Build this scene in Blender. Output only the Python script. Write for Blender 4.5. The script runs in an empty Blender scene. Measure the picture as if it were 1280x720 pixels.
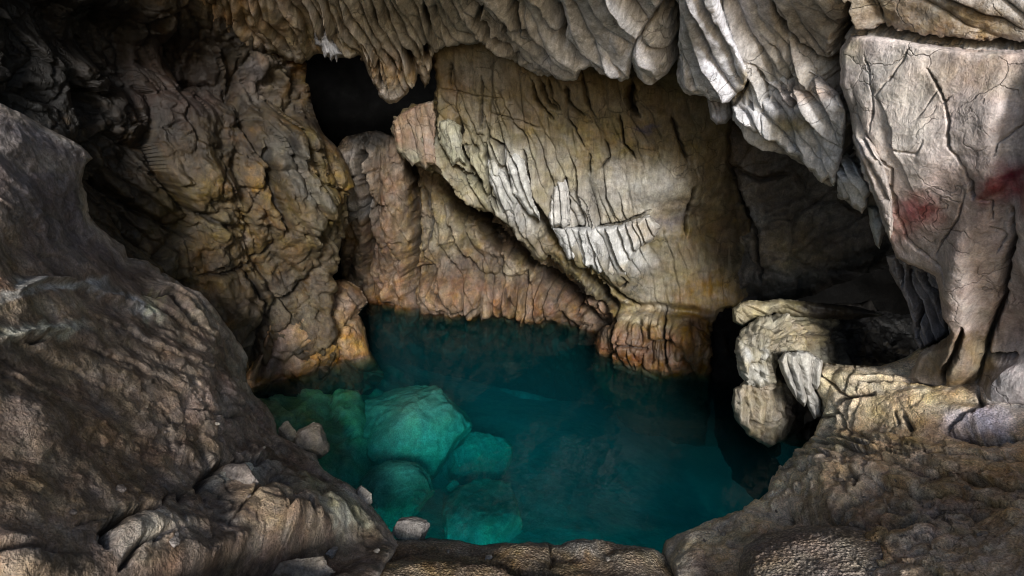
import bpy, bmesh, math, random
import numpy as np
from mathutils import Vector, noise as mnoise

# ------------------------------------------------------------------ camera
CAMH, PITCH, LENS = 5.0, 18.0, 20.0
FPX = 1280 * LENS / 36.0
SP, CP = math.sin(math.radians(PITCH)), math.cos(math.radians(PITCH))

def ray(x, y):
    u = (np.asarray(x, float) - 640) / FPX
    v = (360 - np.asarray(y, float)) / FPX
    return u, CP + v * SP, -SP + v * CP

def at(x, y, Y):
    """world point seen in direction (x, y), Y metres into the cave"""
    a, b, c = ray(x, y)
    return a / b * Y, Y, CAMH + c / b * Y

def y_on(x, y, z):
    """how far into the cave the level z is met in direction (x, y)"""
    a, b, c = ray(x, y)
    return float((z - CAMH) * b / c)

scene = bpy.context.scene
QUAL = 1.0      # mesh fineness; below 1 is finer
COL = scene.collection

# ------------------------------------------------------------------ noise
_rs = np.random.RandomState(11)
_perm = _rs.permutation(256).astype(np.int32)
_perm = np.concatenate([_perm, _perm, _perm])
_g = _rs.normal(size=(256, 3)); _g /= np.linalg.norm(_g, axis=1)[:, None]
_g = _g.astype(np.float32)

def perlin(x, y, z):
    x = np.asarray(x, np.float32); y = np.asarray(y, np.float32); z = np.asarray(z, np.float32)
    xf, yf, zf = np.floor(x), np.floor(y), np.floor(z)
    xi, yi, zi = xf.astype(np.int32) & 255, yf.astype(np.int32) & 255, zf.astype(np.int32) & 255
    x, y, z = x - xf, y - yf, z - zf
    u, v, w = x * x * x * (x * (x * 6 - 15) + 10), y * y * y * (y * (y * 6 - 15) + 10), z * z * z * (z * (z * 6 - 15) + 10)
    def h(i, j, k):
        g = _g[_perm[_perm[_perm[xi + i] + yi + j] + zi + k]]
        return g[..., 0] * (x - i) + g[..., 1] * (y - j) + g[..., 2] * (z - k)
    a = h(0, 0, 0); a = a + u * (h(1, 0, 0) - a)
    b = h(0, 1, 0); b = b + u * (h(1, 1, 0) - b)
    c = h(0, 0, 1); c = c + u * (h(1, 0, 1) - c)
    d = h(0, 1, 1); d = d + u * (h(1, 1, 1) - d)
    a = a + v * (b - a); c = c + v * (d - c)
    return (a + w * (c - a)) * 1.5

def fbm(p, lam, octs=4, seed=0.0, gain=0.5, kind='smooth'):
    s = 0; a = 1.0; f = 1.0 / lam; t = 0
    for i in range(octs):
        n = perlin(p[0] * f + seed + i * 7.3, p[1] * f + seed * 1.7 + i * 3.1, p[2] * f - seed + i * 5.9)
        if kind == 'billow': n = np.abs(n) * 2 - .55
        elif kind == 'ridge': n = .55 - np.abs(n) * 2
        s = s + n * a; t += a; a *= gain; f *= 2.03
    return s / t

def cell(p, lam, seed=0.0, jit=.9):
    """F1 and F2 of 3D cells (for broken, facetted rock)"""
    q = [np.asarray(c, np.float32) / lam + seed for c in p]
    base = [np.floor(c).astype(np.int32) for c in q]
    f1 = np.full(q[0].shape, 9., np.float32); f2 = f1.copy(); idn = np.zeros(q[0].shape, np.int32)
    for i in (-1, 0, 1):
        for j in (-1, 0, 1):
            for k in (-1, 0, 1):
                bi, bj, bk = base[0] + i, base[1] + j, base[2] + k
                h = _perm[_perm[_perm[bi & 255] + (bj & 255)] + (bk & 255)]
                o = _g[h]
                d = np.sqrt((bi + .5 + jit * .5 * o[..., 0] - q[0]) ** 2 + (bj + .5 + jit * .5 * o[..., 1] - q[1]) ** 2 + (bk + .5 + jit * .5 * o[..., 2] - q[2]) ** 2)
                m = d < f1
                f2 = np.where(m, f1, np.minimum(f2, d)); idn = np.where(m, h, idn); f1 = np.where(m, d, f1)
    return f1, f2, idn

def facets(p, lam, seed=0.0, tilt=1.0):
    """each cell a tilted plane: broken block faces"""
    f1, f2, idn = cell(p, lam, seed)
    g = _g[(idn * 7 + 13) & 255]
    s = (p[0] * g[..., 0] + p[1] * g[..., 1] + p[2] * g[..., 2]) / lam
    s = s - np.floor(s)
    return (_g[(idn * 3 + 5) & 255][..., 0] + tilt * (np.abs(s - .5) * 2 - .5)) * .5, f2 - f1

# ------------------------------------------------------------------ helpers on pixel-plane shapes
def seg_dist(X, Y, pts, closed=False):
    best = np.full(X.shape, 1e9); par = np.zeros(X.shape)
    n = len(pts); m = n if closed else n - 1
    for i in range(m):
        ax, ay = pts[i]; bx, by = pts[(i + 1) % n]
        dx, dy = bx - ax, by - ay; L = dx * dx + dy * dy + 1e-9
        t = np.clip(((X - ax) * dx + (Y - ay) * dy) / L, 0, 1)
        d = (X - ax - t * dx) ** 2 + (Y - ay - t * dy) ** 2
        mk = d < best
        best = np.where(mk, d, best); par = np.where(mk, (i + t) / m, par)
    return np.sqrt(best), par

def inside(X, Y, pts):
    r = np.zeros(X.shape, bool); n = len(pts)
    for i in range(n):
        ax, ay = pts[i]; bx, by = pts[(i + 1) % n]
        if ay == by: continue
        c = ((ay > Y) != (by > Y)) & (X < (bx - ax) * (Y - ay) / (by - ay) + ax)
        r ^= c
    return r

def tps(ctrl, X, Y, reg=0.02):
    c = np.array([(a, b) for a, b, _ in ctrl], float) / 300; w = np.array([1.0 / d for _, _, d in ctrl])
    n = len(c)
    def U(r2): return r2 * np.log(r2 + 1e-12) * .5
    K = U(((c[:, None] - c[None]) ** 2).sum(-1)) + np.eye(n) * reg
    P = np.c_[np.ones(n), c]
    A = np.block([[K, P], [P.T, np.zeros((3, 3))]])
    s = np.linalg.solve(A, np.r_[w, 0, 0, 0])
    x, y = X / 300, Y / 300
    out = s[n] + s[n + 1] * x + s[n + 2] * y
    for i in range(n): out = out + s[i] * U((x - c[i, 0]) ** 2 + (y - c[i, 1]) ** 2)
    return 1.0 / np.clip(out, 1 / 40., 1 / .8)

def smooth01(t):
    t = np.clip(t, 0, 1); return t * t * (3 - 2 * t)

def blobw(X, Y, b):
    cx, cy, rx, ry = b[:4]; th = math.radians(b[4])
    dx, dy = X - cx, Y - cy
    a = dx * math.cos(th) + dy * math.sin(th); c = -dx * math.sin(th) + dy * math.cos(th)
    return np.exp(-((a / rx) ** 2 + (c / ry) ** 2) ** 1.5)

def Zm(x0, y0, k, pts):
    return [(x0 + a / k, y0 + b / k) for a, b in pts]

# ------------------------------------------------------------------ materials
def rock_mat(name, bump=1.0, rough=(.45, .8), grain=1.0, streak=0.0, crackle=0.0, spec=.35, cscale=1.0, pits=0.0, var=.45):
    m = bpy.data.materials.new(name); m.use_nodes = True
    nt = m.node_tree; nt.nodes.clear(); N = nt.nodes.new; L = nt.links.new
    out = N('ShaderNodeOutputMaterial'); bs = N('ShaderNodeBsdfPrincipled'); L(bs.outputs[0], out.inputs[0])
    at_ = N('ShaderNodeAttribute'); at_.attribute_name = 'Col'
    tc = N('ShaderNodeTexCoord'); co = tc.outputs['Object']
    def noise(scale, det=6, rgh=.6, dist=0., vec=None):
        n = N('ShaderNodeTexNoise'); n.inputs['Scale'].default_value = scale; n.inputs['Detail'].default_value = det
        n.inputs['Roughness'].default_value = rgh; n.inputs['Distortion'].default_value = dist
        L(vec or co, n.inputs['Vector']); return n.outputs['Fac']
    def ramp(src, a, b, lo, hi):
        r = N('ShaderNodeMapRange'); L(src, r.inputs[0]); r.inputs[1].default_value = a; r.inputs[2].default_value = b
        r.inputs[3].default_value = lo; r.inputs[4].default_value = hi; return r.outputs[0]
    def math_(op, a, b):
        n = N('ShaderNodeMath'); n.operation = op
        for i, q in enumerate((a, b)):
            if isinstance(q, (int, float)): n.inputs[i].default_value = q
            else: L(q, n.inputs[i])
        return n.outputs[0]
    n1 = noise(1.6 * cscale, 5, .65, .6); n2 = noise(9 * cscale, 5, .7, .3); n3 = noise(48 * cscale, 2, .7)
    v = math_('MULTIPLY', ramp(n1, .3, .7, 1 - var, 1 + var * .8), ramp(n2, .3, .7, 1 - var * .8, 1 + var * .8))
    v = math_('MULTIPLY', v, ramp(n3, .3, .7, 1 - .35 * grain, 1 + .35 * grain))
    height = math_('ADD', math_('MULTIPLY', n2, .045), math_('MULTIPLY', n3, .011 * grain))
    nf = noise(150 * cscale, 0, .6)
    height = math_('ADD', height, math_('MULTIPLY', nf, .003 * grain))
    if streak:
        mp = N('ShaderNodeMapping'); L(co, mp.inputs[0]); mp.inputs['Scale'].default_value = (6, 6, .7)
        ns = noise(2.2, 4, .65, .4, mp.outputs[0])
        v = math_('MULTIPLY', v, ramp(ns, .32, .68, 1 - streak, 1 + streak * .6))
        height = math_('ADD', height, math_('MULTIPLY', ns, .03 * streak))
    if crackle:
        wn = N('ShaderNodeTexNoise'); wn.inputs['Scale'].default_value = 2.5; wn.inputs['Detail'].default_value = 5; L(co, wn.inputs['Vector'])
        mx = N('ShaderNodeVectorMath'); mx.operation = 'MULTIPLY_ADD'; L(wn.outputs['Color'], mx.inputs[0]); mx.inputs[1].default_value = (.55, .55, .55); L(co, mx.inputs[2])
        vo = N('ShaderNodeTexVoronoi'); vo.feature = 'DISTANCE_TO_EDGE'; vo.inputs['Scale'].default_value = 2.1; L(mx.outputs[0], vo.inputs['Vector'])
        gate = ramp(noise(1.1, 3, .5), .46, .56, 0, 1)
        ln = ramp(vo.outputs['Distance'], 0, .022, 1, 0)
        ln = math_('MULTIPLY', ln, gate)
        v = math_('MULTIPLY', v, math_('SUBTRACT', 1, math_('MULTIPLY', ln, .6 * crackle)))
        height = math_('SUBTRACT', height, math_('MULTIPLY', ln, .02 * crackle))
    if pits:
        vp = N('ShaderNodeTexVoronoi'); vp.inputs['Scale'].default_value = 26 * cscale; L(co, vp.inputs['Vector'])
        vp.inputs['Randomness'].default_value = 1
        height = math_('ADD', height, math_('MULTIPLY', ramp(vp.outputs['Distance'], 0, .6, 1, 0), .02 * pits))
        v = math_('MULTIPLY', v, ramp(vp.outputs['Distance'], .1, .7, 1 + .35 * pits, 1 - .45 * pits))
    mixc = N('ShaderNodeVectorMath'); mixc.operation = 'SCALE'; L(at_.outputs['Color'], mixc.inputs[0]); L(v, mixc.inputs['Scale'])
    # hue drift between warm and cool mineral stains
    hs = N('ShaderNodeHueSaturation'); L(mixc.outputs[0], hs.inputs['Color'])
    L(ramp(noise(3.1, 3, .6, .5), .3, .7, .485, .515), hs.inputs['Hue']); L(ramp(noise(2.3, 3, .6, .8), .3, .7, .7, 1.3), hs.inputs['Saturation'])
    L(hs.outputs[0], bs.inputs['Base Color'])
    L(ramp(noise(4, 2, .6), .3, .7, rough[0], rough[1]), bs.inputs['Roughness'])
    bs.inputs['Specular IOR Level'].default_value = spec
    bp = N('ShaderNodeBump'); bp.inputs['Strength'].default_value = 1.0; bp.inputs['Distance'].default_value = bump; L(height, bp.inputs['Height'])
    L(bp.outputs[0], bs.inputs['Normal'])
    return m

# ------------------------------------------------------------------ object bookkeeping
def tag(o, label=None, cat=None, group=None, kind=None):
    if label: o['label'] = label
    if cat: o['category'] = cat
    if group: o['group'] = group
    if kind: o['kind'] = kind
    return o

def mesh_from(name, V, F, col, mat, smooth=True, parent=None):
    """V (n,3), F (m,4) quads (last index repeated = triangle)"""
    me = bpy.data.meshes.new(name)
    F = np.asarray(F, np.int32)
    tri = F[:, 2] == F[:, 3]
    sizes = np.where(tri, 3, 4).astype(np.int32)
    mask = np.ones(F.shape, bool); mask[tri, 3] = False
    loops = F[mask]
    me.vertices.add(len(V)); me.vertices.foreach_set('co', np.asarray(V, np.float32).ravel())
    me.loops.add(len(loops)); me.loops.foreach_set('vertex_index', loops.astype(np.int32))
    me.polygons.add(len(F)); st = np.r_[0, np.cumsum(sizes)[:-1]].astype(np.int32)
    me.polygons.foreach_set('loop_start', st)
    try: me.polygons.foreach_set('loop_total', sizes)
    except Exception: pass
    me.polygons.foreach_set('use_smooth', np.full(len(F), smooth))
    me.update(calc_edges=True); me.validate()
    a = me.color_attributes.new('Col', 'FLOAT_COLOR', 'POINT')
    c4 = np.ones((len(V), 4), np.float32); c4[:, :3] = col
    if len(me.vertices) == len(V): a.data.foreach_set('color', c4.ravel())
    me.materials.append(mat)
    o = bpy.data.objects.new(name, me); COL.objects.link(o)
    if parent: o.parent = parent
    return o

# ------------------------------------------------------------------ a rock mass: a sheet of rock with real relief and turned-back rims
def rock(name, poly, ctrl, mat, base, label=None, cat=None, kind=None, step=2.0, rim=(10, .25), back=1.2, rag=(3, 25),
         folds=(), cracks=(), bumps=(), world=(), color=(), dirt_shade=.6, parent=None, group=None, seed=0., wet=None, sub_tint=True, gain=1.0, edge=None, lift=0., stain=()):
    xs = [p[0] for p in poly]; ys = [p[1] for p in poly]
    step = step * QUAL
    gx = np.arange(min(xs) - 6, max(xs) + 6, step); gy = np.arange(min(ys) - 6, max(ys) + 6, step)
    X, Yp = np.meshgrid(gx, gy)
    d, _ = seg_dist(X, Yp, poly, True)
    d = np.where(inside(X, Yp, poly), d, -d)
    z0 = np.zeros_like(X)
    px = (X, Yp, z0 + seed * 13.7)
    if rag[0]:
        d = d + rag[0] * fbm(px, rag[1], 4, 3 + seed, .6) * 1.6
    # snap near-boundary vertices on the outline
    gyd, gxd = np.gradient(d, step); gl = np.sqrt(gxd ** 2 + gyd ** 2) + 1e-3; gxd /= gl; gyd /= gl
    near = np.abs(d) < step * .75
    X = np.where(near, X - gxd * d, X); Yp = np.where(near, Yp - gyd * d, Yp)
    d = np.where(near, 0, d)
    ok = d >= 0
    ctrl = [(a, b, (y_on(a, b, float(c[1:])) if isinstance(c, str) else c)) for a, b, c in ctrl]
    if isinstance(lift, tuple):      # the sheet grows out of its parent between two heights
        lift = (lift[0] + .15) * smooth01((Yp - lift[1] + .25 * (X - np.mean(xs))) / (lift[2] - lift[1])) - .15
    D = tps(ctrl, X, Yp) - lift
    # rim rolls back
    if rim[0]:
        t = np.clip(1 - d / rim[0], 0, 1)
        rimd = rim[1] * (1 - np.sqrt(np.clip(1 - t * t * .98, 0, 1)))
    else: rimd = 0
    a, b, c = ray(X, Yp)
    P = np.stack([a / b * D, D, CAMH + c / b * D], -1)
    Pr = np.stack([a / b * (D + rimd), D + rimd, CAMH + c / b * (D + rimd)], -1)
    du = np.gradient(P, axis=1); dv = np.gradient(P, axis=0)
    Nn = np.cross(dv, du); Nn /= np.linalg.norm(Nn, axis=-1)[..., None] + 1e-12
    view = P - np.array([0, 0, CAMH]); fl = np.sign((Nn * view).sum(-1)); Nn = -Nn * fl[..., None]
    # relief and colour, worked out only where the rock is
    sel = d > -1e-6
    GX, GY, GP, GPr, GN, Gd = X, Yp, P, Pr, Nn, d
    X = GX[sel]; Yp = GY[sel]; P = GP[sel]; Pr = GPr[sel]; Nn = GN[sel]; d = Gd[sel]
    px = (X, Yp, np.full(X.shape, seed * 13.7))
    disp = np.zeros(X.shape)
    wx = 9 * fbm(px, 55, 3, 21 + seed); wy = 9 * fbm(px, 55, 3, 37 + seed)
    sx = 3.2 * fbm(px, 13, 4, 5, .6); sy = 3.2 * fbm(px, 13, 4, 15, .6); wmod = 1 + .9 * fbm(px, 11, 3, 19, .6)
    Xw, Yw = X + wx, Yp + wy
    def near_blob(q, XX, YY):
        r = max(q[2], q[3]) * 1.75
        return np.nonzero((np.abs(XX - q[0]) < r) & (np.abs(YY - q[1]) < r))[0]
    for f in folds:
        cx, cy, rx, ry, th, lu, lv, amp, kd = f[:9]
        bq = (cx, cy, rx, ry, f[9] if len(f) > 9 else 0)
        I = near_blob(bq, X, Yp)
        if not len(I): continue
        x_, y_ = X[I], Yp[I]
        w = blobw(x_, y_, bq)
        th = math.radians(th)
        ex = min(lu * .8, 26) * .5 * fbm((x_, y_, px[2][I]), lu * 3, 3, 51 + seed + cx * .01)
        u = (x_ + wx[I]) * math.cos(th) - (y_ + wy[I]) * math.sin(th) + ex; v = x_ * math.sin(th) + y_ * math.cos(th)
        q = (u / lu, v / lv, np.full(x_.shape, cx * .13 + seed))
        if kd == 'pleat':       # overlapping sheets: a sharp lip, a groove beside it, a gentle fall to the next one
            U = q[0] + .9 * perlin(q[0] * .35, q[1] * .5, q[2] + 5) + .25 * perlin(q[0] * .9, q[1] * 1.6, q[2] + 8)
            k = np.floor(U); s_ = U - k
            am = np.clip(.55 + 1.3 * perlin(k * 3.7, q[1] * .8, q[2]), .08, 1.2); am2 = np.clip(.55 + 1.3 * perlin((k + 1) * 3.7, q[1] * .8, q[2]), .08, 1.2)
            e_ = np.minimum(s_ / .07, 1)
            h = am * ((1 - s_) ** 1.2 * e_) - .35 * am * np.exp(-(s_ / .035) ** 2) - .35 * am2 * np.exp(-((1 - s_) / .045) ** 2) + .25 * np.sin(np.pi * s_) - .35
            disp[I] += amp * h * w
            continue
        n = perlin(*q)
        if kd == 'billow':      # rounded curtains with sharp creases between them
            n2 = perlin(q[0] * 2.1 + 5, q[1] * 1.6, q[2] + 3)
            h = np.minimum(np.abs(n) * 2.2, 1) ** .6 * .8 + np.minimum(np.abs(n2) * 2.2, 1) ** .9 * .14 - .5
        elif kd == 'ridge':
            n2 = perlin(q[0] * 2.1 + 5, q[1] * 1.6, q[2] + 3)
            h = .5 - np.minimum(np.abs(n) * 2, 1) * .7 - np.minimum(np.abs(n2) * 2, 1) * .3
        else:    # sparse thin creases
            g = smooth01((perlin(q[0] * .7 + 9, q[1] * 1.3 + 2, q[2]) + .15) * 4)
            h = -np.exp(-(n * (lu / 4.0)) ** 2) * g
        disp[I] += amp * h * w
    for wd in world:
        lam, amp, kd = wd[:3]; sc = wd[3] if len(wd) > 3 else (1, 1, 1)
        w = blobw(X, Yp, wd[4]) if len(wd) > 4 else 1
        q = (P[..., 0] * sc[0], P[..., 1] * sc[1], P[..., 2] * sc[2])
        if kd == 'facet':
            wq = [q[i] + .18 * lam * fbm(q, lam * .7, 2, 5 + i * 3 + seed) for i in range(3)]
            h, e = facets(wq, lam, 2.3 + seed)
            h = h - .15 * np.exp(-(e / .06) ** 2)
        else:
            h = fbm(q, lam, 4, 60 + seed + lam, .5, kd)
        disp += amp * h * w
    dirt_shade_w = np.clip(-disp / .12, 0, 1) * .5  # recess darkening: crack dirt plus occlusion shade put into the colour
    for bq in bumps:      # smooth swells and hollows (x, y, rx, ry, rot, metres)
        I = near_blob(bq, Xw, Yw)
        disp[I] += blobw(Xw[I], Yw[I], bq[:5]) * bq[5]
    ck = np.zeros(X.shape)
    cX = X + wx * .35 + sx; cY = Yp + wy * .35 + sy
    for c_ in cracks:
        pts, wpx, dep = c_[:3]
        ax = [p_[0] for p_ in pts]; ay = [p_[1] for p_ in pts]; g = wpx * 2.6
        I = np.nonzero((cX > min(ax) - g) & (cX < max(ax) + g) & (cY > min(ay) - g) & (cY < max(ay) + g))[0]
        if not len(I): continue
        dd, par = seg_dist(cX[I], cY[I], pts)
        taper = np.clip(np.minimum(par, 1 - par) * 5 + .3, 0, 1)
        prof = np.exp(-(dd / (wpx * (.35 + .65 * taper) * np.clip(wmod[I], .3, 1.8))) ** 2 * 1.4) * np.clip(wmod[I] * 1.2, .2, 1)
        disp[I] -= dep * prof * taper
        if dep > 0: ck[I] = np.maximum(ck[I], prof * min(1, dep / .12) * taper)
    P = Pr + Nn * (disp * np.clip(d / 6 + .25, 0, 1) if rim[0] else disp)[..., None]
    # colour
    Cc = np.ones(X.shape + (3,)) * np.array(base)
    for lam, sc_, th_, st_ in stain:      # blotches of mineral stain, elongated down the face
        w = (smooth01((fbm((P[..., 0], P[..., 1], P[..., 2] * .6), lam, 5, 31 + lam + seed, .62) - th_) * 5) * st_)[..., None]
        Cc = Cc * (1 - w) + np.array(sc_) * w
    kx = X + 26 * fbm(px, 40, 4, 77, .6); ky = Yp + 26 * fbm(px, 40, 4, 91, .6); kn = 1 + .8 * fbm(px, 14, 5, 7, .75)
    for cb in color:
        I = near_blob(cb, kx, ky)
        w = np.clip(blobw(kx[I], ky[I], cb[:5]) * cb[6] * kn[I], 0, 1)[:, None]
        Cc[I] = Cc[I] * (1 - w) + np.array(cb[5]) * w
    if edge:     # worn pale lip along the rim: (width px, colour, strength)
        w = (np.exp(-(d / (edge[0] * np.clip(1 + 1.2 * fbm(px, 30, 3, 71), .2, 2.5))) ** 2) * edge[2])[..., None]
        Cc = Cc * (1 - w) + np.array(edge[1]) * w
    Cc = Cc * gain * (1 - dirt_shade * np.maximum(dirt_shade_w, ck))[..., None]
    if wet is not None:   # browner band above the water level, wobbling
        zz = P[..., 2]; w = smooth01((wet[0] + .15 * fbm((P[..., 0], P[..., 1], P[..., 2]), .8, 3, 4) - zz) / .08)[..., None]
        Cc = Cc * (1 - w) + Cc * np.array(wet[1]) * w
    zw = smooth01((-.03 - P[..., 2]) / .25)[..., None]      # colour darker and bluer under the water level
    Cc = Cc * (1 - zw) + Cc * np.array((.14, .20, .22)) * zw if sub_tint else Cc
    Cc = np.clip(Cc, .002, .9)
    # faces
    ok = sel; idx = -np.ones(GX.shape, int); idx[ok] = np.arange(ok.sum())
    V = P; C = Cc
    q = np.stack([idx[:-1, :-1], idx[1:, :-1], idx[1:, 1:], idx[:-1, 1:]], -1).reshape(-1, 4)
    cnt = (q >= 0).sum(1)
    F4 = q[cnt == 4]
    q3 = q[cnt == 3]
    if len(q3):
        m = np.array([[v for v in r if v >= 0] for r in q3]); F3 = np.c_[m, m[:, 2]]
        F = np.r_[F4, F3]
    else: F = F4
    # turned-back rims
    if back:
        e = []
        ft = F[F[:, 2] == F[:, 3]][:, :3]; fq = F[F[:, 2] != F[:, 3]]
        e = np.r_[fq[:, [0, 1]], fq[:, [1, 2]], fq[:, [2, 3]], fq[:, [3, 0]]]
        if len(ft): e = np.r_[e, ft[:, [0, 1]], ft[:, [1, 2]], ft[:, [2, 0]]]
        key = np.sort(e, 1); kk = key[:, 0].astype(np.int64) * (len(V) + 1) + key[:, 1]
        u_, inv, ct = np.unique(kk, return_inverse=True, return_counts=True)
        be = e[ct[inv] == 1]
        bv = np.unique(be); mp = -np.ones(len(V), int); mp[bv] = np.arange(len(bv))
        prev = bv; n0 = len(V); K = 5
        rr = V[bv] - np.array([0, 0, CAMH]); rr /= np.linalg.norm(rr, axis=1)[:, None]
        newF = []; allV = [V]; allC = [C]; cur = n0
        for k in range(1, K + 1):
            t = (k / K) ** 1.5
            off = rr * back * t
            nz = fbm((V[bv][:, 0] + k, V[bv][:, 1], V[bv][:, 2]), .4, 3, 9)
            allV.append(V[bv] + off * (1 + .25 * nz[:, None])); allC.append(C[bv] * .9)
            ids = np.arange(cur, cur + len(bv)); cur += len(bv)
            a_, b_ = mp[be[:, 0]], mp[be[:, 1]]
            newF.append(np.c_[prev[b_], prev[a_], ids[a_], ids[b_]]); prev = ids
        V = np.concatenate(allV); C = np.concatenate(allC); F = np.concatenate([F] + newF)
    o = mesh_from(name, V, F, C, mat, True, parent)
    tag(o, label, cat, group, kind)
    return o

def lump(name, px, py, Y, size, mat, base, rotz=0., sub=5, seed=0, rough_=.18, facet=.25, label=None, cat=None, group=None, kind=None, tilt=(0, 0), flat=0, parent=None, cut=(.45, .8), col2=None):
    """a loose stone or boulder, closed mesh, centre seen at (px, py), size = half extents in metres"""
    bm = bmesh.new(); bmesh.ops.create_icosphere(bm, subdivisions=sub, radius=1)
    V = np.array([v.co[:] for v in bm.verts]); F = np.array([[v.index for v in f.verts] for f in bm.faces]); bm.free()
    rs = np.random.RandomState(seed + 5)
    # cut by random planes for a broken-stone outline
    for i in range(12):
        n = rs.normal(size=3); n /= np.linalg.norm(n); k = rs.uniform(*cut)
        s = V @ n; ex = np.clip(s - k, 0, None); V = V - n * (ex * .96)[:, None]
    p = (V[:, 0] + seed * 3.1, V[:, 1], V[:, 2])
    r = 1 + rough_ * .7 * fbm(p, 1.1, 4, seed, .5) + rough_ * .3 * fbm(p, .3, 4, seed + 2, .55)
    fh, fe = facets(p, .55, seed * 1.3, 1.2); fh2, _ = facets(p, .2, seed * 2.3, 1.2)
    r = r + rough_ * (.35 * fh + .12 * fh2)
    V = V * r[:, None] * np.array(size)
    from mathutils import Euler
    M = np.array(Euler((math.radians(tilt[0]), math.radians(tilt[1]), math.radians(rotz))).to_matrix())
    V = V @ M.T
    c = np.array(at(px, py, y_on(px, py, float(Y[1:])) if isinstance(Y, str) else Y))
    C = np.ones((len(V), 3)) * np.array(base)
    w = smooth01(.5 + 1.3 * fbm(p, .5, 4, seed + 9, .6))[:, None]
    C = C * (1 - .5 * w) + (np.array(col2) if col2 is not None else np.array(base) * .55) * .5 * w
    o = mesh_from(name, V, np.c_[F, F[:, 2]], np.clip(C, .003, .9), mat, True, parent)
    o.location = c
    tag(o, label, cat, group, kind)
    return o

# ================================================================== SCENE
cam_d = bpy.data.cameras.new('camera'); cam = bpy.data.objects.new('camera', cam_d); COL.objects.link(cam)
cam.location = (0, 0, CAMH); cam.rotation_euler = (math.radians(90 - PITCH), 0, 0)
cam_d.lens = LENS; cam_d.sensor_width = 36; cam_d.clip_end = 200; cam_d.clip_start = .05
scene.camera = cam
SUN_EL, SUN_AZ = 24.0, 6.0      # azimuth: degrees to the right of straight behind the camera
w = bpy.data.worlds.new("World"); scene.world = w; w.use_nodes = True
nt = w.node_tree; bg = nt.nodes['Background']; sky = nt.nodes.new('ShaderNodeTexSky'); sky.sky_type = 'NISHITA'; sky.sun_disc = False
sky.sun_elevation = math.radians(SUN_EL); sky.sun_rotation = math.radians(180 - SUN_AZ)
nt.links.new(sky.outputs[0], bg.inputs[0]); bg.inputs[1].default_value = .15
sd = bpy.data.lights.new('sun', 'SUN'); sd.energy = 5.0; sd.angle = math.radians(14.0); sd.color = (1, .98, .955)
so = bpy.data.objects.new('sun', sd); COL.objects.link(so)
el, az = math.radians(SUN_EL), math.radians(SUN_AZ)
dirv = Vector((-math.sin(az) * math.cos(el), math.cos(az) * math.cos(el), -math.sin(el)))
so.rotation_euler = dirv.to_track_quat('-Z', 'Y').to_euler()
scene.view_settings.view_transform = 'Standard'; scene.view_settings.look = 'None'
scene.view_settings.exposure = 0; scene.view_settings.gamma = 1
scene.cycles.use_denoising = True; scene.cycles.filter_width = 1.0
scene.cycles.max_bounces = 5; scene.cycles.diffuse_bounces = 2; scene.cycles.transparent_max_bounces = 12
scene.cycles.caustics_reflective = False; scene.cycles.caustics_refractive = False

M_flow = rock_mat('flowstone', bump=.5, grain=.6, streak=.35, crackle=.8, rough=(.4, .7), var=.3)
M_wall = rock_mat('weathered_rock', bump=.9, grain=1, streak=.3, crackle=.5, rough=(.35, .75), spec=.4)
M_wet = rock_mat('wet_rock', bump=1.0, grain=1, streak=.1, crackle=0, rough=(.35, .7), spec=.45)
M_floor = rock_mat('rough_floor_rock', bump=1.0, grain=1.2, crackle=0, rough=(.5, .85), cscale=1.3, pits=.2, var=.6)
M_ledge = rock_mat('smooth_ledge_rock', bump=1.1, grain=1.3, crackle=.5, rough=(.45, .8), cscale=1.2, var=.5)
M_pit = rock_mat('pebbly_rock', bump=1.4, grain=1.4, rough=(.5, .85), pits=1.0, cscale=1.2)
M_sub = rock_mat('submerged_rock', bump=.6, grain=.8, rough=(.8, .9), spec=.1, cscale=.8, var=.35)
M_dark = rock_mat('shade_black_rock', bump=.8, rough=(.6, .9), spec=.1)  # carries near-black base colours that stand in for deep shade

# ---------------------------------------------------------------- cave shell far behind everything
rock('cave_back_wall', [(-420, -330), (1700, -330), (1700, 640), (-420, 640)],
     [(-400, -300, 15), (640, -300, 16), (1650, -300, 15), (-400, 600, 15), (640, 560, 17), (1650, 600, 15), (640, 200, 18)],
     M_dark, (.003, .003, .003), step=10, rim=(0, 0), back=0, rag=(0, 1), world=[(2.5, 1.2, 'smooth'), (.8, .4, 'ridge')], kind='structure')  # near-black base colour stands in for the shadow in the voids

def shell():
    nx, ny = 60, 50
    V = []; F = []
    prof = [(-13, -3), (-13.5, 2), (-12, 7), (-7, 10), (0, 11), (7, 10), (12, 7), (13.5, 2), (13, -3)]
    for j in range(ny):
        y = 4 + j * .34
        for i in range(nx):
            t = i / (nx - 1) * (len(prof) - 1); k = min(int(t), len(prof) - 2); t -= k
            V.append((prof[k][0] * (1 - t) + prof[k + 1][0] * t, y, prof[k][1] * (1 - t) + prof[k + 1][1] * t))
    V = np.array(V); n = fbm((V[:, 0], V[:, 1], V[:, 2]), 2.5, 4, 3)
    V = V + (V - np.array([0, 11, 2])) * (n * .12)[:, None] * np.array([1, .3, 1])
    for j in range(ny - 1):
        for i in range(nx - 1):
            a = j * nx + i; F.append((a, a + 1, a + nx + 1, a + nx))
    o = mesh_from('sky_block_shell', V, F, np.array([.008, .007, .006]), M_dark); tag(o, kind='structure')  # added unseen shell, stops sky light leaking in behind the rock
shell()

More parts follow.
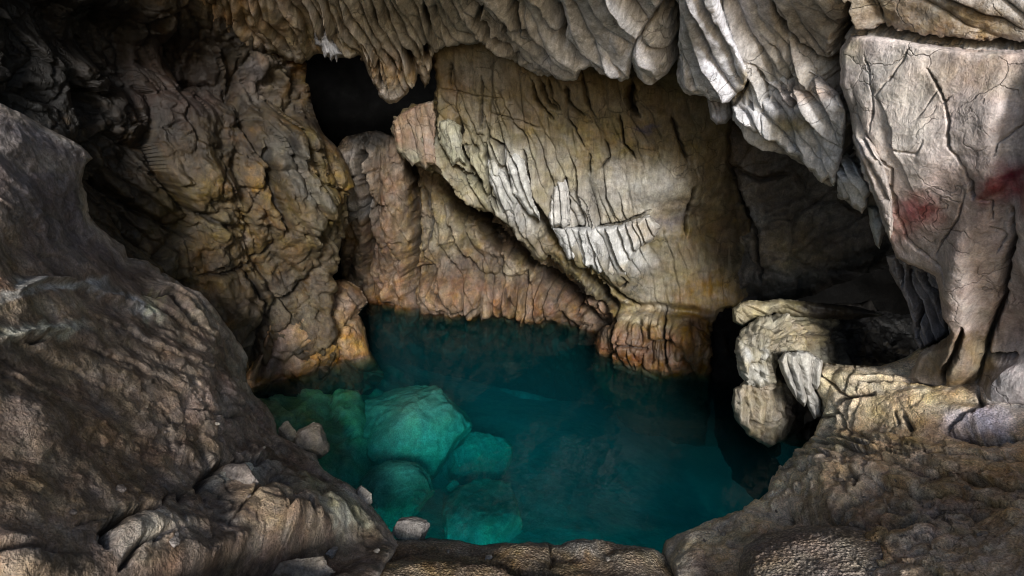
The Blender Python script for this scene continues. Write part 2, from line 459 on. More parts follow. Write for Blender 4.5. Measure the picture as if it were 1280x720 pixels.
# ---------------------------------------------------------------- left wall
OCH = (.15, .105, .052)
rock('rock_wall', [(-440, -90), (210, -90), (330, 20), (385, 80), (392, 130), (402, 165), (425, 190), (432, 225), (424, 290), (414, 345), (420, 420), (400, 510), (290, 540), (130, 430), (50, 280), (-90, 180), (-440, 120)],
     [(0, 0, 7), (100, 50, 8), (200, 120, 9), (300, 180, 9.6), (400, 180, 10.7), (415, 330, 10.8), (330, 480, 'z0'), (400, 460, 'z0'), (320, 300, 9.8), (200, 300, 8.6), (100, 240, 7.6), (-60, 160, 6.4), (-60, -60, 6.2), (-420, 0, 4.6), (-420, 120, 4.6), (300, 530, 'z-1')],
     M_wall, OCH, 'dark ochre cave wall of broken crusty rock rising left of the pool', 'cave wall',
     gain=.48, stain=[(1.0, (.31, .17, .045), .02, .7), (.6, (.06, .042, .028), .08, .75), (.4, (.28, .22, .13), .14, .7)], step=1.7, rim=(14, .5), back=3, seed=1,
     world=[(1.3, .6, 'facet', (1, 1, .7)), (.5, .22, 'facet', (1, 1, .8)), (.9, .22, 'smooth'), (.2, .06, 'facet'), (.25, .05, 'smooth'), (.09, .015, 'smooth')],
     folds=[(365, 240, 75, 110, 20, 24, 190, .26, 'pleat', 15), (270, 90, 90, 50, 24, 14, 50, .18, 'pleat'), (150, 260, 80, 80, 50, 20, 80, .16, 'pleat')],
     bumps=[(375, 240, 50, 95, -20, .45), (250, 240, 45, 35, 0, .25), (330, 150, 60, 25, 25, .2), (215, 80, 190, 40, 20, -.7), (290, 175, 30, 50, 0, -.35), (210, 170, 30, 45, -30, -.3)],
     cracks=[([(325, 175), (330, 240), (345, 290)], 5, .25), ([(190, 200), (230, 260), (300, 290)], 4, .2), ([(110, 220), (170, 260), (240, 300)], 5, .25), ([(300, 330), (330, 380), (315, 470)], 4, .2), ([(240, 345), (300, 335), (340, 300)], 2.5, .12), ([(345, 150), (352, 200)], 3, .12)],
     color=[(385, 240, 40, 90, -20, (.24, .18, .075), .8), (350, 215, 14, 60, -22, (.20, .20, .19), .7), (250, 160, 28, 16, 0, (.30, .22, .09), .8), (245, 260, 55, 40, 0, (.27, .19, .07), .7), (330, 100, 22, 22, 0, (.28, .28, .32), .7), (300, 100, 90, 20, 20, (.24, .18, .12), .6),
            (20, 50, 270, 150, 15, (.010, .008, .006), 1.3), (190, 100, 140, 80, 20, (.025, .018, .012), 1.0), (130, 250, 60, 60, 30, (.05, .035, .022), .7), (405, 130, 22, 60, 0, (.03, .02, .012), .9), (230, 110, 60, 50, 0, (.10, .06, .045), .5), (330, 400, 60, 60, 0, (.16, .12, .08), .6), (300, 300, 120, 50, 0, (.17, .13, .075), .6)],  # near-black blobs paint the unlit upper corner and the edge by the void
     dirt_shade=.8, wet=(.25, (.6, .5, .4)))

# ---------------------------------------------------------------- foot block left of the pool
rock('rock_block', [(322, 440), (335, 400), (350, 372), (385, 352), (430, 348), (452, 360), (461, 378), (448, 392), (458, 410), (462, 436), (480, 470), (440, 520), (380, 540), (300, 540), (300, 480)],
     [(325, 485, 'z0'), (400, 463, 'z0'), (462, 438, 'z0'), (340, 400, 9.9), (400, 400, 10.3), (450, 375, 11.2), (390, 355, 11.3), (440, 350, 11.8), (400, 530, 'z-1.2'), (320, 535, 'z-1')],
     M_wall, (.24, .15, .075), 'blunt orange brown rock block standing at the left edge of the pool', 'rock block',
     step=1.5, rim=(9, .4), back=2, rag=(2, 30), seed=2, world=[(.9, .35, 'facet'), (.4, .08, 'facet'), (.15, .02, 'smooth'), (.08, .012, 'smooth')],
     cracks=[([(345, 400), (337, 440), (322, 480)], 5, .25), ([(448, 392), (435, 408)], 2.5, .15), ([(385, 360), (400, 400), (395, 420)], 2, .08)],
     color=[(420, 430, 40, 20, -10, (.36, .22, .08), .8), (440, 375, 25, 18, 0, (.20, .15, .12), .8), (345, 450, 20, 40, 0, (.17, .13, .12), .7), (390, 375, 14, 10, 0, (.34, .28, .18), .7)], wet=(.12, (.75, .6, .4)))

# ---------------------------------------------------------------- lower back wall with columns
rock('column_wall', [(420, 185), (432, 170), (470, 163), (500, 172), (520, 190), (620, 190), (820, 240), (870, 330), (870, 520), (700, 500), (560, 470), (430, 430), (425, 300), (428, 240)],
     [(440, 372, 'z0'), (462, 376, 'z0'), (510, 384, 'z0'), (528, 396, 'z0'), (640, 394, 'z0'), (700, 402, 'z0'), (745, 418, 'z0'), (800, 440, 'z0'), (460, 250, 13.1), (525, 250, 13.2), (640, 300, 12.8), (440, 180, 13.2), (620, 200, 13), (760, 340, 12), (900, 350, 11), (525, 460, 'z-2'), (700, 470, 'z-2'), (880, 510, 'z-2')],
     M_wall, (.19, .14, .095), 'reddish brown columned rock wall along the far waterline', 'cave wall',
     gain=.85, stain=[(.7, (.25, .155, .05), .05, .6), (.4, (.09, .06, .04), .1, .7), (.35, (.32, .26, .18), .16, .6)], step=1.4, rim=(8, .4), back=3, rag=(2, 20), seed=3,
     world=[(.7, .2, 'facet', (1, 1, .5)), (.35, .06, 'smooth'), (.22, .09, 'facet', (1, 1, .6)), (.09, .015, 'smooth')],
     folds=[(470, 280, 60, 120, 2, 34, 200, .35, 'billow'), (560, 290, 80, 90, 24, 20, 90, .25, 'pleat'), (640, 380, 130, 40, 5, 16, 50, .30, 'pleat'), (700, 320, 90, 60, 30, 22, 80, .22, 'pleat')],
     bumps=[(485, 300, 22, 90, 3, .25), (445, 210, 14, 45, 0, .25), (580, 330, 60, 18, 0, -.22), (640, 378, 130, 20, 5, .38), (640, 352, 120, 6, 5, -.15), (720, 330, 90, 14, 40, -.4), (790, 395, 30, 40, 0, -.5)],
     cracks=[Zm(400, 0, 2.667, c) if False else c for c in [
         (Zm(400, 0, 2.667, [(125, 450), (135, 540), (145, 620), (185, 700)]), 2.5, .3), ([(456, 165), (450, 210), (458, 245), (460, 300), (458, 330), (470, 375)], 4.5, .5), ([(505, 180), (515, 210), (520, 260), (520, 300), (514, 350), (518, 400)], 5.5, .6), ([(545, 222), (575, 256), (608, 282), (640, 308), (668, 338), (695, 356), (722, 378), (750, 408)], 11, .8), ([(600, 268), (612, 300), (622, 316)], 6, .6),  # wide diagonal groove stands in for the shadow band below the flowstone
         ([(508, 190), (520, 250)], 5, .4), ([(530, 230), (540, 285), (528, 330)], 2, .15), ([(430, 225), (455, 218), (480, 210)], 1.6, .1), ([(425, 262), (465, 262), (490, 250)], 1.6, .12), ([(470, 310), (500, 305)], 1.5, .1),
         ([(565, 290), (580, 330)], 1.8, .12), ([(620, 250), (645, 300), (632, 330)], 2, .15), ([(630, 355), (645, 380)], 1.8, .12), ([(540, 360), (570, 385), (600, 375)], 2, .12), ([(545, 210), (600, 262), (625, 310)], 8, .5), ([(702, 385), (706, 405)], 4, .3), ([(715, 370), (722, 400)], 2, .12), ([(690, 350), (700, 385)], 2, .12)]],
     color=[(480, 320, 26, 50, 0, (.27, .17, .105), .7), (480, 370, 30, 22, 0, (.25, .14, .06), .7), (448, 210, 16, 50, 0, (.25, .22, .19), .7), (452, 262, 20, 12, 0, (.42, .42, .42), .8), (485, 230, 22, 40, 0, (.18, .12, .08), .6), (460, 168, 60, 14, 0, (.03, .025, .02), 1.1), (560, 250, 40, 60, 20, (.17, .135, .07), .7), (570, 290, 50, 30, 0, (.23, .19, .12), .7), (575, 345, 60, 18, 0, (.10, .07, .05), .85),  # near-black top blob paints in the shade of the opening above
            (640, 377, 140, 22, 5, (.27, .155, .08), .95), (580, 382, 50, 12, 0, (.28, .21, .15), .6), (670, 340, 50, 16, 5, (.34, .27, .17), .7), (700, 365, 60, 14, 8, (.12, .08, .055), .7), (650, 385, 60, 6, 8, (.26, .16, .05), .5)],
     dirt_shade=.85, wet=(.10, (.55, .42, .25)))

# ---------------------------------------------------------------- the great central flowstone
FLOW_CR = [c for c in [
    (Zm(400, 0, 2.667, [(430, 210), (430, 290)]), 1.6, .12), (Zm(400, 0, 2.667, [(535, 250), (540, 320), (530, 430)]), 1.6, .15), (Zm(400, 0, 2.667, [(510, 420), (520, 450), (545, 455)]), 1.4, .1),
    (Zm(400, 0, 2.667, [(375, 300), (380, 400), (400, 480), (440, 540), (520, 600), (560, 660)]), 3.5, .35), (Zm(400, 0, 2.667, [(455, 400), (462, 440), (455, 480), (480, 530), (530, 600), (540, 640)]), 4, .35),
    (Zm(400, 0, 2.667, [(710, 270), (720, 330), (780, 400)]), 2, .2), (Zm(400, 0, 2.667, [(735, 270), (755, 330), (790, 370)]), 2.2, .2), (Zm(400, 0, 2.667, [(820, 290), (820, 340), (880, 390)]), 2.4, .22), (Zm(400, 0, 2.667, [(760, 265), (775, 330), (800, 370)]), 1.6, .2),
    (Zm(400, 0, 2.667, [(860, 220), (880, 320), (920, 400)]), 1.5, .12), (Zm(400, 0, 2.667, [(1035, 290), (1028, 330), (1040, 365), (1065, 385)]), 4.5, .35), (Zm(400, 0, 2.667, [(1000, 380), (1010, 480), (1050, 530)]), 1.8, .18),
    (Zm(400, 0, 2.667, [(1170, 390), (1200, 470), (1225, 540)]), 1.8, .16), (Zm(400, 0, 2.667, [(830, 400), (855, 440), (880, 490)]), 1.6, .12), (Zm(400, 0, 2.667, [(900, 510), (900, 590)]), 1.4, .1), (Zm(400, 0, 2.667, [(950, 470), (965, 530), (930, 570)]), 1.6, .12),
    (Zm(400, 0, 2.667, [(560, 450), (610, 490), (640, 600), (680, 680), (730, 740), (800, 830)]), 2.6, .3), (Zm(400, 0, 2.667, [(550, 480), (560, 560), (575, 650), (600, 690)]), 2.2, .25), (Zm(400, 0, 2.667, [(480, 470), (500, 530)]), 1.2, .1), (Zm(400, 0, 2.667, [(500, 465), (530, 520)]), 1.2, .1),
    (Zm(400, 0, 2.667, [(680, 500), (700, 580), (720, 640)]), 1.8, .2), (Zm(400, 0, 2.667, [(817, 590), (820, 630), (828, 690)]), 3, .25), (Zm(400, 0, 2.667, [(780, 650), (790, 690)]), 2, .2), (Zm(400, 0, 2.667, [(690, 640), (720, 700), (760, 780), (830, 850)]), 6, .8),
    (Zm(400, 0, 2.667, [(380, 290), (520, 320), (620, 330)]), 1.0, .06), (Zm(400, 0, 2.667, [(560, 375), (660, 400), (740, 430)]), 1.0, .06),
    (Zm(400, 230, 2.667, [(790, 145), (900, 145), (1000, 130), (1105, 90)]), 1.8, .16), (Zm(400, 230, 2.667, [(885, 190), (895, 240), (915, 285)]), 1.6, .14), (Zm(400, 230, 2.667, [(925, 210), (935, 270)]), 1.6, .14), (Zm(400, 230, 2.667, [(975, 225), (985, 290)]), 1.6, .14), (Zm(400, 230, 2.667, [(1015, 290), (1030, 320), (1005, 340)]), 2, .14),
    (Zm(400, 230, 2.667, [(790, 190), (830, 245)]), 1.5, .1), (Zm(400, 230, 2.667, [(940, 300), (1000, 370), (1050, 410)]), 3, .3), (Zm(400, 230, 2.667, [(850, 260), (930, 350), (975, 420)]), 8, 1.0), (Zm(400, 230, 2.667, [(1105, 150), (1108, 190)]), 1.4, .1), (Zm(400, 230, 2.667, [(1150, 410), (1155, 540), (1160, 600)]), 1.8, .2),
    (Zm(400, 230, 2.667, [(1000, 525), (1110, 550)]), 1.4, .1), (Zm(400, 230, 2.667, [(985, 430), (985, 520), (1000, 560)]), 3.5, .3), (Zm(400, 230, 2.667, [(1240, 0), (1235, 100), (1225, 180)]), 2.5, .2)]]
FLOW_CTRL = [(540, 60, 11.3), (700, 60, 10.4), (850, 110, 9.8), (900, 170, 10.0), (500, 160, 11.9), (545, 200, 11.5), (640, 270, 11.5), (700, 200, 10.8), (760, 200, 10.5), (760, 290, 10.7), (860, 300, 10.3), (700, 330, 11.4), (780, 385, 11.0), (742, 436, 'z0'), (800, 457, 'z0'), (860, 470, 'z0'), (905, 470, 'z0'), (860, 400, 10.35), (760, 405, 11.0), (940, 300, 10.9), (930, 380, 10.5), (800, 530, 'z-2'), (900, 540, 'z-2')]
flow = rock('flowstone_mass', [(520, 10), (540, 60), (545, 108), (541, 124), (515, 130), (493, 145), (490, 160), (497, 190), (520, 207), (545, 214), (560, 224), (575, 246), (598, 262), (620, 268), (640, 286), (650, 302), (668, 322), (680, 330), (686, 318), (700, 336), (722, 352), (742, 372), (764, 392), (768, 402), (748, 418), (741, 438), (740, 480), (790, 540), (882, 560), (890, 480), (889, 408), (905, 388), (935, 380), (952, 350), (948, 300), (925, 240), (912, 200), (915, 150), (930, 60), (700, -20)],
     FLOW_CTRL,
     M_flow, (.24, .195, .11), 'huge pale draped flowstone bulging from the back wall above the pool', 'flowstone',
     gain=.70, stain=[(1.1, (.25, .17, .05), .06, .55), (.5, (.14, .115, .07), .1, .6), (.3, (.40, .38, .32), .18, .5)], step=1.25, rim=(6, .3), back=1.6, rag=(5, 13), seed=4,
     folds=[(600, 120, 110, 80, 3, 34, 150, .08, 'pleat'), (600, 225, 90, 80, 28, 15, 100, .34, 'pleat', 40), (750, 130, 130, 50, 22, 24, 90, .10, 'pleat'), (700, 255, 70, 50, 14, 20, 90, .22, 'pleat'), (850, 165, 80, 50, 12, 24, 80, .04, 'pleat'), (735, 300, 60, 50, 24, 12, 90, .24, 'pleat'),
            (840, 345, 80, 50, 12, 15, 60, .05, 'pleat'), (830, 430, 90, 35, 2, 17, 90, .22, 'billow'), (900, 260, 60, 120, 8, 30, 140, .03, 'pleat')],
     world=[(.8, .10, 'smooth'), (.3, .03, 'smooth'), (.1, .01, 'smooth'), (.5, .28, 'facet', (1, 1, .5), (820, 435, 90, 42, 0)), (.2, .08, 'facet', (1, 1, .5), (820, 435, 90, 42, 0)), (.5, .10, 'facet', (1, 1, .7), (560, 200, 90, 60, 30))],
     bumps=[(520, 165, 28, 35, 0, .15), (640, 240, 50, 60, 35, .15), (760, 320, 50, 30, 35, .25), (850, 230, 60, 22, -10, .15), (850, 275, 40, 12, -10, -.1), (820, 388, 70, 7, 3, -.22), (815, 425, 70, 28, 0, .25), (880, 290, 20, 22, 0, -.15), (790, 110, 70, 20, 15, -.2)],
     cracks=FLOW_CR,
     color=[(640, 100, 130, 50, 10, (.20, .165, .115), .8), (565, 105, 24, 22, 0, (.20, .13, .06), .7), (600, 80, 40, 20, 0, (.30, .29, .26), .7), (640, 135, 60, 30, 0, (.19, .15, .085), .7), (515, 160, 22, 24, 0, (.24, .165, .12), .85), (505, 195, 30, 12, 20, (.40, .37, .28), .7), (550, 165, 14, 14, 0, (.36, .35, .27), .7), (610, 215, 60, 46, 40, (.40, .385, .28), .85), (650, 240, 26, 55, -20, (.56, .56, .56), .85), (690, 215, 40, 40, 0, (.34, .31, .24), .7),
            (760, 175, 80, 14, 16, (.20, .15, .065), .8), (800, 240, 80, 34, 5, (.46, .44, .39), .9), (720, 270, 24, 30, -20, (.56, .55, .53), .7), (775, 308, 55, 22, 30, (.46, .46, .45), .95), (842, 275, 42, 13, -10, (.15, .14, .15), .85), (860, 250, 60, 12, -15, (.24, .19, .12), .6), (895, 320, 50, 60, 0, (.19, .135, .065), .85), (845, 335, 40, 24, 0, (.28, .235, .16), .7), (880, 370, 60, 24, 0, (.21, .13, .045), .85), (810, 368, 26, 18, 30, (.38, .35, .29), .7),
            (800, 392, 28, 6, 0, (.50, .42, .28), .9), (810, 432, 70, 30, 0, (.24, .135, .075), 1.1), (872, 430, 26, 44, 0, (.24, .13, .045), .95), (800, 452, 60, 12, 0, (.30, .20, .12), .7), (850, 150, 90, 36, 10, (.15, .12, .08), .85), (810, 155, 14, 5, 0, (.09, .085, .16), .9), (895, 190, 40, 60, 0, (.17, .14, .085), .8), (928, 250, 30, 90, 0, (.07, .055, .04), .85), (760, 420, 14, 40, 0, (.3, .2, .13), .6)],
     dirt_shade=.95, wet=(.35, (.8, .62, .45)))

# ---------------------------------------------------------------- grey wall at right behind
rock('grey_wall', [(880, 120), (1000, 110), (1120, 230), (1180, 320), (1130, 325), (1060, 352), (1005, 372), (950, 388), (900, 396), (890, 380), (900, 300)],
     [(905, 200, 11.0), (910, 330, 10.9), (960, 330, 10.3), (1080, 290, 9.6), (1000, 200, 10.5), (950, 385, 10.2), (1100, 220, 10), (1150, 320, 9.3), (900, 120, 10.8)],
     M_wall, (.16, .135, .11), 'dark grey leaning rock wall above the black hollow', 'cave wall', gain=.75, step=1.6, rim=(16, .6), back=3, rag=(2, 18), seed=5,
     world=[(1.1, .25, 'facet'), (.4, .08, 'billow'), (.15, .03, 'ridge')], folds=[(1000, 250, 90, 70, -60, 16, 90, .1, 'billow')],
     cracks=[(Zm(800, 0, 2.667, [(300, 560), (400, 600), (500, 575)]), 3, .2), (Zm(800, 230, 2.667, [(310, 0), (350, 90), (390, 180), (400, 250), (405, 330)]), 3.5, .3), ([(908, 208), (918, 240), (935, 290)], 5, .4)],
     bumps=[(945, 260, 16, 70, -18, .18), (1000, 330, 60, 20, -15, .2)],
     color=[(935, 250, 16, 60, -22, (.34, .33, .33), .9), (1000, 190, 70, 30, 30, (.15, .145, .15), .7), (985, 310, 50, 30, 0, (.22, .17, .10), .7), (1040, 260, 60, 30, 10, (.12, .11, .10), .8), (1090, 335, 70, 30, -20, (.008, .007, .006), 1.4), (1040, 362, 60, 12, -10, (.01, .009, .008), 1.2), (960, 380, 40, 8, -5, (.02, .018, .015), .9)], dirt_shade=.7)  # black blobs along the foot paint in the shade of the hollow

# ---------------------------------------------------------------- draped ceiling
CE = lambda p: Zm(800, 0, 2.667, p)
C4 = lambda p: Zm(400, 0, 2.667, p)
ceil_poly = [(-440, -110), (-440, -60), (-100, -60), (120, -40), (180, -4), (226, 14), (262, 26), (298, 52), (318, 62), (345, 68), (360, 76), (378, 80), (388, 72), (400, 66), (412, 72), (430, 72), (450, 70), (457, 86), (466, 104), (474, 120), (486, 130), (498, 127), (508, 118), (517, 104), (523, 92), (531, 112), (537, 100), (542, 64), (560, 56), (600, 54), (640, 76), (672, 94), (700, 100), (722, 100), (728, 82), (744, 82), (762, 92), (776, 102), (785, 98), (790, 78), (797, 92), (820, 99), (836, 88), (845, 78), (849, 100), (862, 117), (880, 120), (892, 127), (914, 126), (918, 146), (935, 160), (960, 176), (975, 186), (990, 198), (1008, 210), (1022, 224), (1040, 234), (1047, 222), (1048, 246), (1062, 256), (1078, 266), (1083, 254), (1100, 270), (1112, 296), (1150, 330), (1260, 300), (1560, 200), (1560, -110)]
CEIL_CTRL = [(180, -5, 9.6), (330, 60, 10.2), (400, 70, 10.6), (500, 100, 11), (560, 50, 10.6), (700, 90, 9.5), (790, 95, 8.8), (900, 120, 8.2), (1000, 205, 7.7), (1080, 260, 7.1), (200, -100, 7.6), (640, -100, 6.4), (900, -100, 5.9), (1200, -100, 5.4), (1000, 60, 6.9), (800, 0, 7.6), (600, 0, 9.0), (400, 0, 9.4), (1110, 30, 6.0), (1200, 30, 5.55), (1330, 60, 5.15), (1560, 50, 4.7), (1560, -100, 4.5), (1140, 320, 6.9), (-100, -100, 6)]
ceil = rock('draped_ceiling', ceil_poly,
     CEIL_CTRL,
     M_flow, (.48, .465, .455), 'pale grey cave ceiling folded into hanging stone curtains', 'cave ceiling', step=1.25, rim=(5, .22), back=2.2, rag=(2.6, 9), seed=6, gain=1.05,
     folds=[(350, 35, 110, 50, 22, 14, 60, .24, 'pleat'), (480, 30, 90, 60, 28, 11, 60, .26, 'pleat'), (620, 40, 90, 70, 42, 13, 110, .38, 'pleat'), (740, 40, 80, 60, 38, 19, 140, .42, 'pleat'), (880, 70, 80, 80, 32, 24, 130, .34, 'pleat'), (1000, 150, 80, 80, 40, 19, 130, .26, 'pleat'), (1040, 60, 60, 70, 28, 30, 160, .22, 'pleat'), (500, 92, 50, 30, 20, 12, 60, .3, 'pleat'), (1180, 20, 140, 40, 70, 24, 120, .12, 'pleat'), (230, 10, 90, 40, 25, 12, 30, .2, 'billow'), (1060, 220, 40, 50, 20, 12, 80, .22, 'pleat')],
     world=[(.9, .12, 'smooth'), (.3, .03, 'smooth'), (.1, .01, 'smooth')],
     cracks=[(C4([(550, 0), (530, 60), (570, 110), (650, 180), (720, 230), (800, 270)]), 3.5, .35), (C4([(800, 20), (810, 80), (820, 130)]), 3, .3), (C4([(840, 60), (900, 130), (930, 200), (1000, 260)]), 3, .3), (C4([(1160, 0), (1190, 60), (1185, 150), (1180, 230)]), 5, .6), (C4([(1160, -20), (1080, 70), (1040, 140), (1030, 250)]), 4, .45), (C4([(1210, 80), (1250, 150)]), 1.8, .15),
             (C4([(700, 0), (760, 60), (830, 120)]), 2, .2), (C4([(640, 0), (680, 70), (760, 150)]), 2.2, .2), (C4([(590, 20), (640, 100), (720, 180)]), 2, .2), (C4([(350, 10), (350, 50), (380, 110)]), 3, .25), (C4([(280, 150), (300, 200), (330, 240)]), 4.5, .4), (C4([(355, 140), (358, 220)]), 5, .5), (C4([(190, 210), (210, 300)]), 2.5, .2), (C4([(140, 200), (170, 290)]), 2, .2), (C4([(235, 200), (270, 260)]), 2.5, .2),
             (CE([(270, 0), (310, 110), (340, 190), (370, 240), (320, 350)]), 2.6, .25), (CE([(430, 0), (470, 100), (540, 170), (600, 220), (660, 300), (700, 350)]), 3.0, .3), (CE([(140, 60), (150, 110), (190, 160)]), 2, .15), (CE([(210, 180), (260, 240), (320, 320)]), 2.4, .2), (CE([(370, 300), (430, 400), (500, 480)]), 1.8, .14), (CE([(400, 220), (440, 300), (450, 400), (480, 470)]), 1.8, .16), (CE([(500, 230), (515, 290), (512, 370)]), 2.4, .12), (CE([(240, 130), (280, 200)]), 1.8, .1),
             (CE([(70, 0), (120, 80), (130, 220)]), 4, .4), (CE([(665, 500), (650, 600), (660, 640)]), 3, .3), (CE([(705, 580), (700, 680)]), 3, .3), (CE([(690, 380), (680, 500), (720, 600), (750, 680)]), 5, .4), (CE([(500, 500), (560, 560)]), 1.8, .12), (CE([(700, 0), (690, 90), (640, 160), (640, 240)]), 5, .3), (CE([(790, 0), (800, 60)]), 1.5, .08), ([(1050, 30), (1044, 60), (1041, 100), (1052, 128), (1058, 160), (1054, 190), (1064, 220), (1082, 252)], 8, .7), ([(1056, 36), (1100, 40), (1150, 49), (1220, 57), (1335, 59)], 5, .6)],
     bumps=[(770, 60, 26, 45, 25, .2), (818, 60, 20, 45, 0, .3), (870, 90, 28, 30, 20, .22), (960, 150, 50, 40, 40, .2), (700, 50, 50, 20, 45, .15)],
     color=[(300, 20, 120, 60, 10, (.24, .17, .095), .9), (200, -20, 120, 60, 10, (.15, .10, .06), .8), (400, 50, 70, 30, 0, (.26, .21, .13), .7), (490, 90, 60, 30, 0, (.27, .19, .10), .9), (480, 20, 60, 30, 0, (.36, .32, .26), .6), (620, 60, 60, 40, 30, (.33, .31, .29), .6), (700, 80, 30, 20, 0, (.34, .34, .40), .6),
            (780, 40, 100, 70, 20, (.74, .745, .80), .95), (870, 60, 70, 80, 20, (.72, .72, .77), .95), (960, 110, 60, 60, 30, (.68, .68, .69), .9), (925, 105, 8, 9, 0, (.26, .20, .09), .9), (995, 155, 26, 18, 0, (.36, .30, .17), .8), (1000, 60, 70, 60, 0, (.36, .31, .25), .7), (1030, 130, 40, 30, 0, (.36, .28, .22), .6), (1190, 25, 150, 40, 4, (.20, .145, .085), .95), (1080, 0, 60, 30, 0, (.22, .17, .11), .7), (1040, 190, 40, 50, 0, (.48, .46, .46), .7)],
     dirt_shade=.95)

# ---------------------------------------------------------------- pale right wall with the red stains
pale = rock('pale_wall', [(1050, 105), (1050, 62), (1062, 42), (1100, 44), (1150, 54), (1220, 62), (1560, 64), (1560, 540), (1225, 500), (1150, 482), (1135, 474), (1150, 440), (1185, 420), (1192, 404), (1178, 384), (1170, 345), (1140, 331), (1121, 322), (1113, 300), (1106, 272), (1088, 222), (1070, 182), (1062, 140)],
     [(1060, 50, 6.3), (1160, 60, 5.6), (1280, 70, 5.1), (1060, 160, 6.3), (1120, 315, 6.35), (1140, 180, 5.75), (1200, 300, 5.55), (1300, 300, 5.0), (1320, 300, 4.6), (1180, 400, 6.0), (1180, 470, 6.1), (1216, 477, 5.9), (1280, 450, 5.6), (1320, 500, 5.1), (1320, 100, 4.7), (1150, 478, 6.3), (1560, 300, 4.1), (1560, 80, 4.3), (1560, 520, 4.3)],
     M_flow, (.50, .425, .40), 'smooth pinkish pale rock wall with two dark red stains at right', 'cave wall', step=1.25, rim=(7, .25), back=1.2, rag=(1.6, 12), seed=7, gain=1.08, stain=[(.6, (.36, .28, .24), .1, .6), (.3, (.58, .53, .50), .12, .5)],
     folds=[(1090, 240, 40, 90, 22, 18, 150, .14, 'pleat')],
     world=[(1.1, .12, 'smooth'), (.35, .025, 'smooth'), (.12, .008, 'smooth')],
     cracks=[(CE([(720, 380), (780, 450), (820, 510), (860, 550), (860, 640), (870, 700), (900, 790), (1000, 880), (1040, 930)]), 1.50, 0.084), (CE([(700, 480), (760, 560), (800, 640), (830, 720)]), 3, 0.150), (CE([(745, 180), (770, 260), (785, 330), (780, 430)]), 0.90, 0.048), (CE([(900, 150), (850, 240), (790, 320)]), 0.98, 0.048),
             (CE([(950, 230), (1000, 300), (1035, 400), (1030, 480), (1080, 560), (1100, 660)]), 1.50, 0.096), (CE([(1095, 600), (1105, 665)]), 3, 0.120), (CE([(1000, 290), (930, 390)]), 0.83, 0.036), (CE([(1040, 325), (1000, 350)]), 1, 0.030), (CE([(1270, 350), (1240, 420), (1180, 480), (1170, 520)]), 0.98, 0.048), (CE([(1120, 670), (1160, 680), (1165, 740)]), 1.12, 0.072), (CE([(840, 460), (880, 490), (940, 500), (960, 460)]), 0.83, 0.030), (CE([(1080, 640), (1060, 730), (1010, 800), (990, 850)]), 1.20, 0.060),
             (Zm(800, 230, 2.667, [(1220, 100), (1235, 180), (1210, 280), (1200, 400), (1170, 500), (1130, 650)]), 4, 0.270), (Zm(800, 230, 2.667, [(1085, 450), (1060, 530), (1025, 600), (1020, 660)]), 3.5, 0.180), (Zm(800, 230, 2.667, [(1160, 150), (1210, 180), (1180, 240)]), 1.12, 0.060), (Zm(800, 230, 2.667, [(1130, 560), (1280, 560)]), 2.5, 0.120)],
     bumps=[(1130, 220, 50, 100, -10, .12), (1200, 380, 22, 90, 5, .18), (1262, 200, 20, 120, 5, -.12), (1266, 380, 20, 60, 0, -.08), (1270, 480, 40, 40, 0, .3), (1200, 455, 22, 24, 0, .15)],
     color=[(1120, 130, 80, 90, 0, (.58, .54, .50), .8), (1220, 90, 90, 34, 0, (.34, .27, .20), .7), (1065, 60, 14, 18, 0, (.34, .30, .20), .7), (1190, 300, 60, 60, 0, (.42, .35, .32), .6), (1240, 180, 50, 60, 0, (.36, .31, .29), .5),
            (1180, 458, 50, 24, 0, (.19, .145, .085), .97), (1205, 470, 16, 18, 0, (.17, .12, .045), .9), (1260, 480, 50, 40, 0, (.32, .31, .31), .8), (1265, 380, 30, 70, 0, (.30, .22, .20), .6), (1105, 240, 24, 50, 0, (.46, .42, .38), .6), (1208, 440, 46, 42, 0, (.20, .15, .095), 1.3), (1148, 268, 28, 24, 0, (.36, .14, .13), .8), (1152, 262, 20, 14, 0, (.25, .06, .06), .8), (1264, 238, 44, 30, -10, (.30, .10, .11), .9), (1268, 226, 34, 9, -12, (.17, .035, .05), .9), (1240, 238, 12, 5, -12, (.15, .03, .04), .8)], dirt_shade=.8)

# ---------------------------------------------------------------- grey drapery at the mouth of the hollow
rock('stone_drapery', [(1108, 320), (1120, 318), (1150, 326), (1176, 345), (1184, 385), (1186, 420), (1166, 430), (1150, 436), (1143, 422), (1140, 400), (1132, 374), (1120, 352), (1112, 338)],
     [(1115, 325, 6.9), (1170, 345, 6.6), (1160, 430, 6.8), (1130, 370, 6.9), (1180, 400, 6.6)],
     M_flow, (.26, .25, .27), 'dark grey twisted stone drapery hanging beside the black hollow', 'drapery', step=1.1, rim=(7, .25), back=.6, rag=(1.2, 12), seed=8,
     folds=[(1150, 375, 70, 90, 22, 12, 160, .26, 'billow')], cracks=[(Zm(800, 230, 2.667, [(855, 250), (870, 290), (880, 340)]), 3, .25), (Zm(800, 230, 2.667, [(900, 270), (900, 330), (940, 400), (930, 500)]), 3, .3), (Zm(800, 230, 2.667, [(930, 290), (960, 340), (985, 370), (1000, 420)]), 3, .3)], dirt_shade=.8)

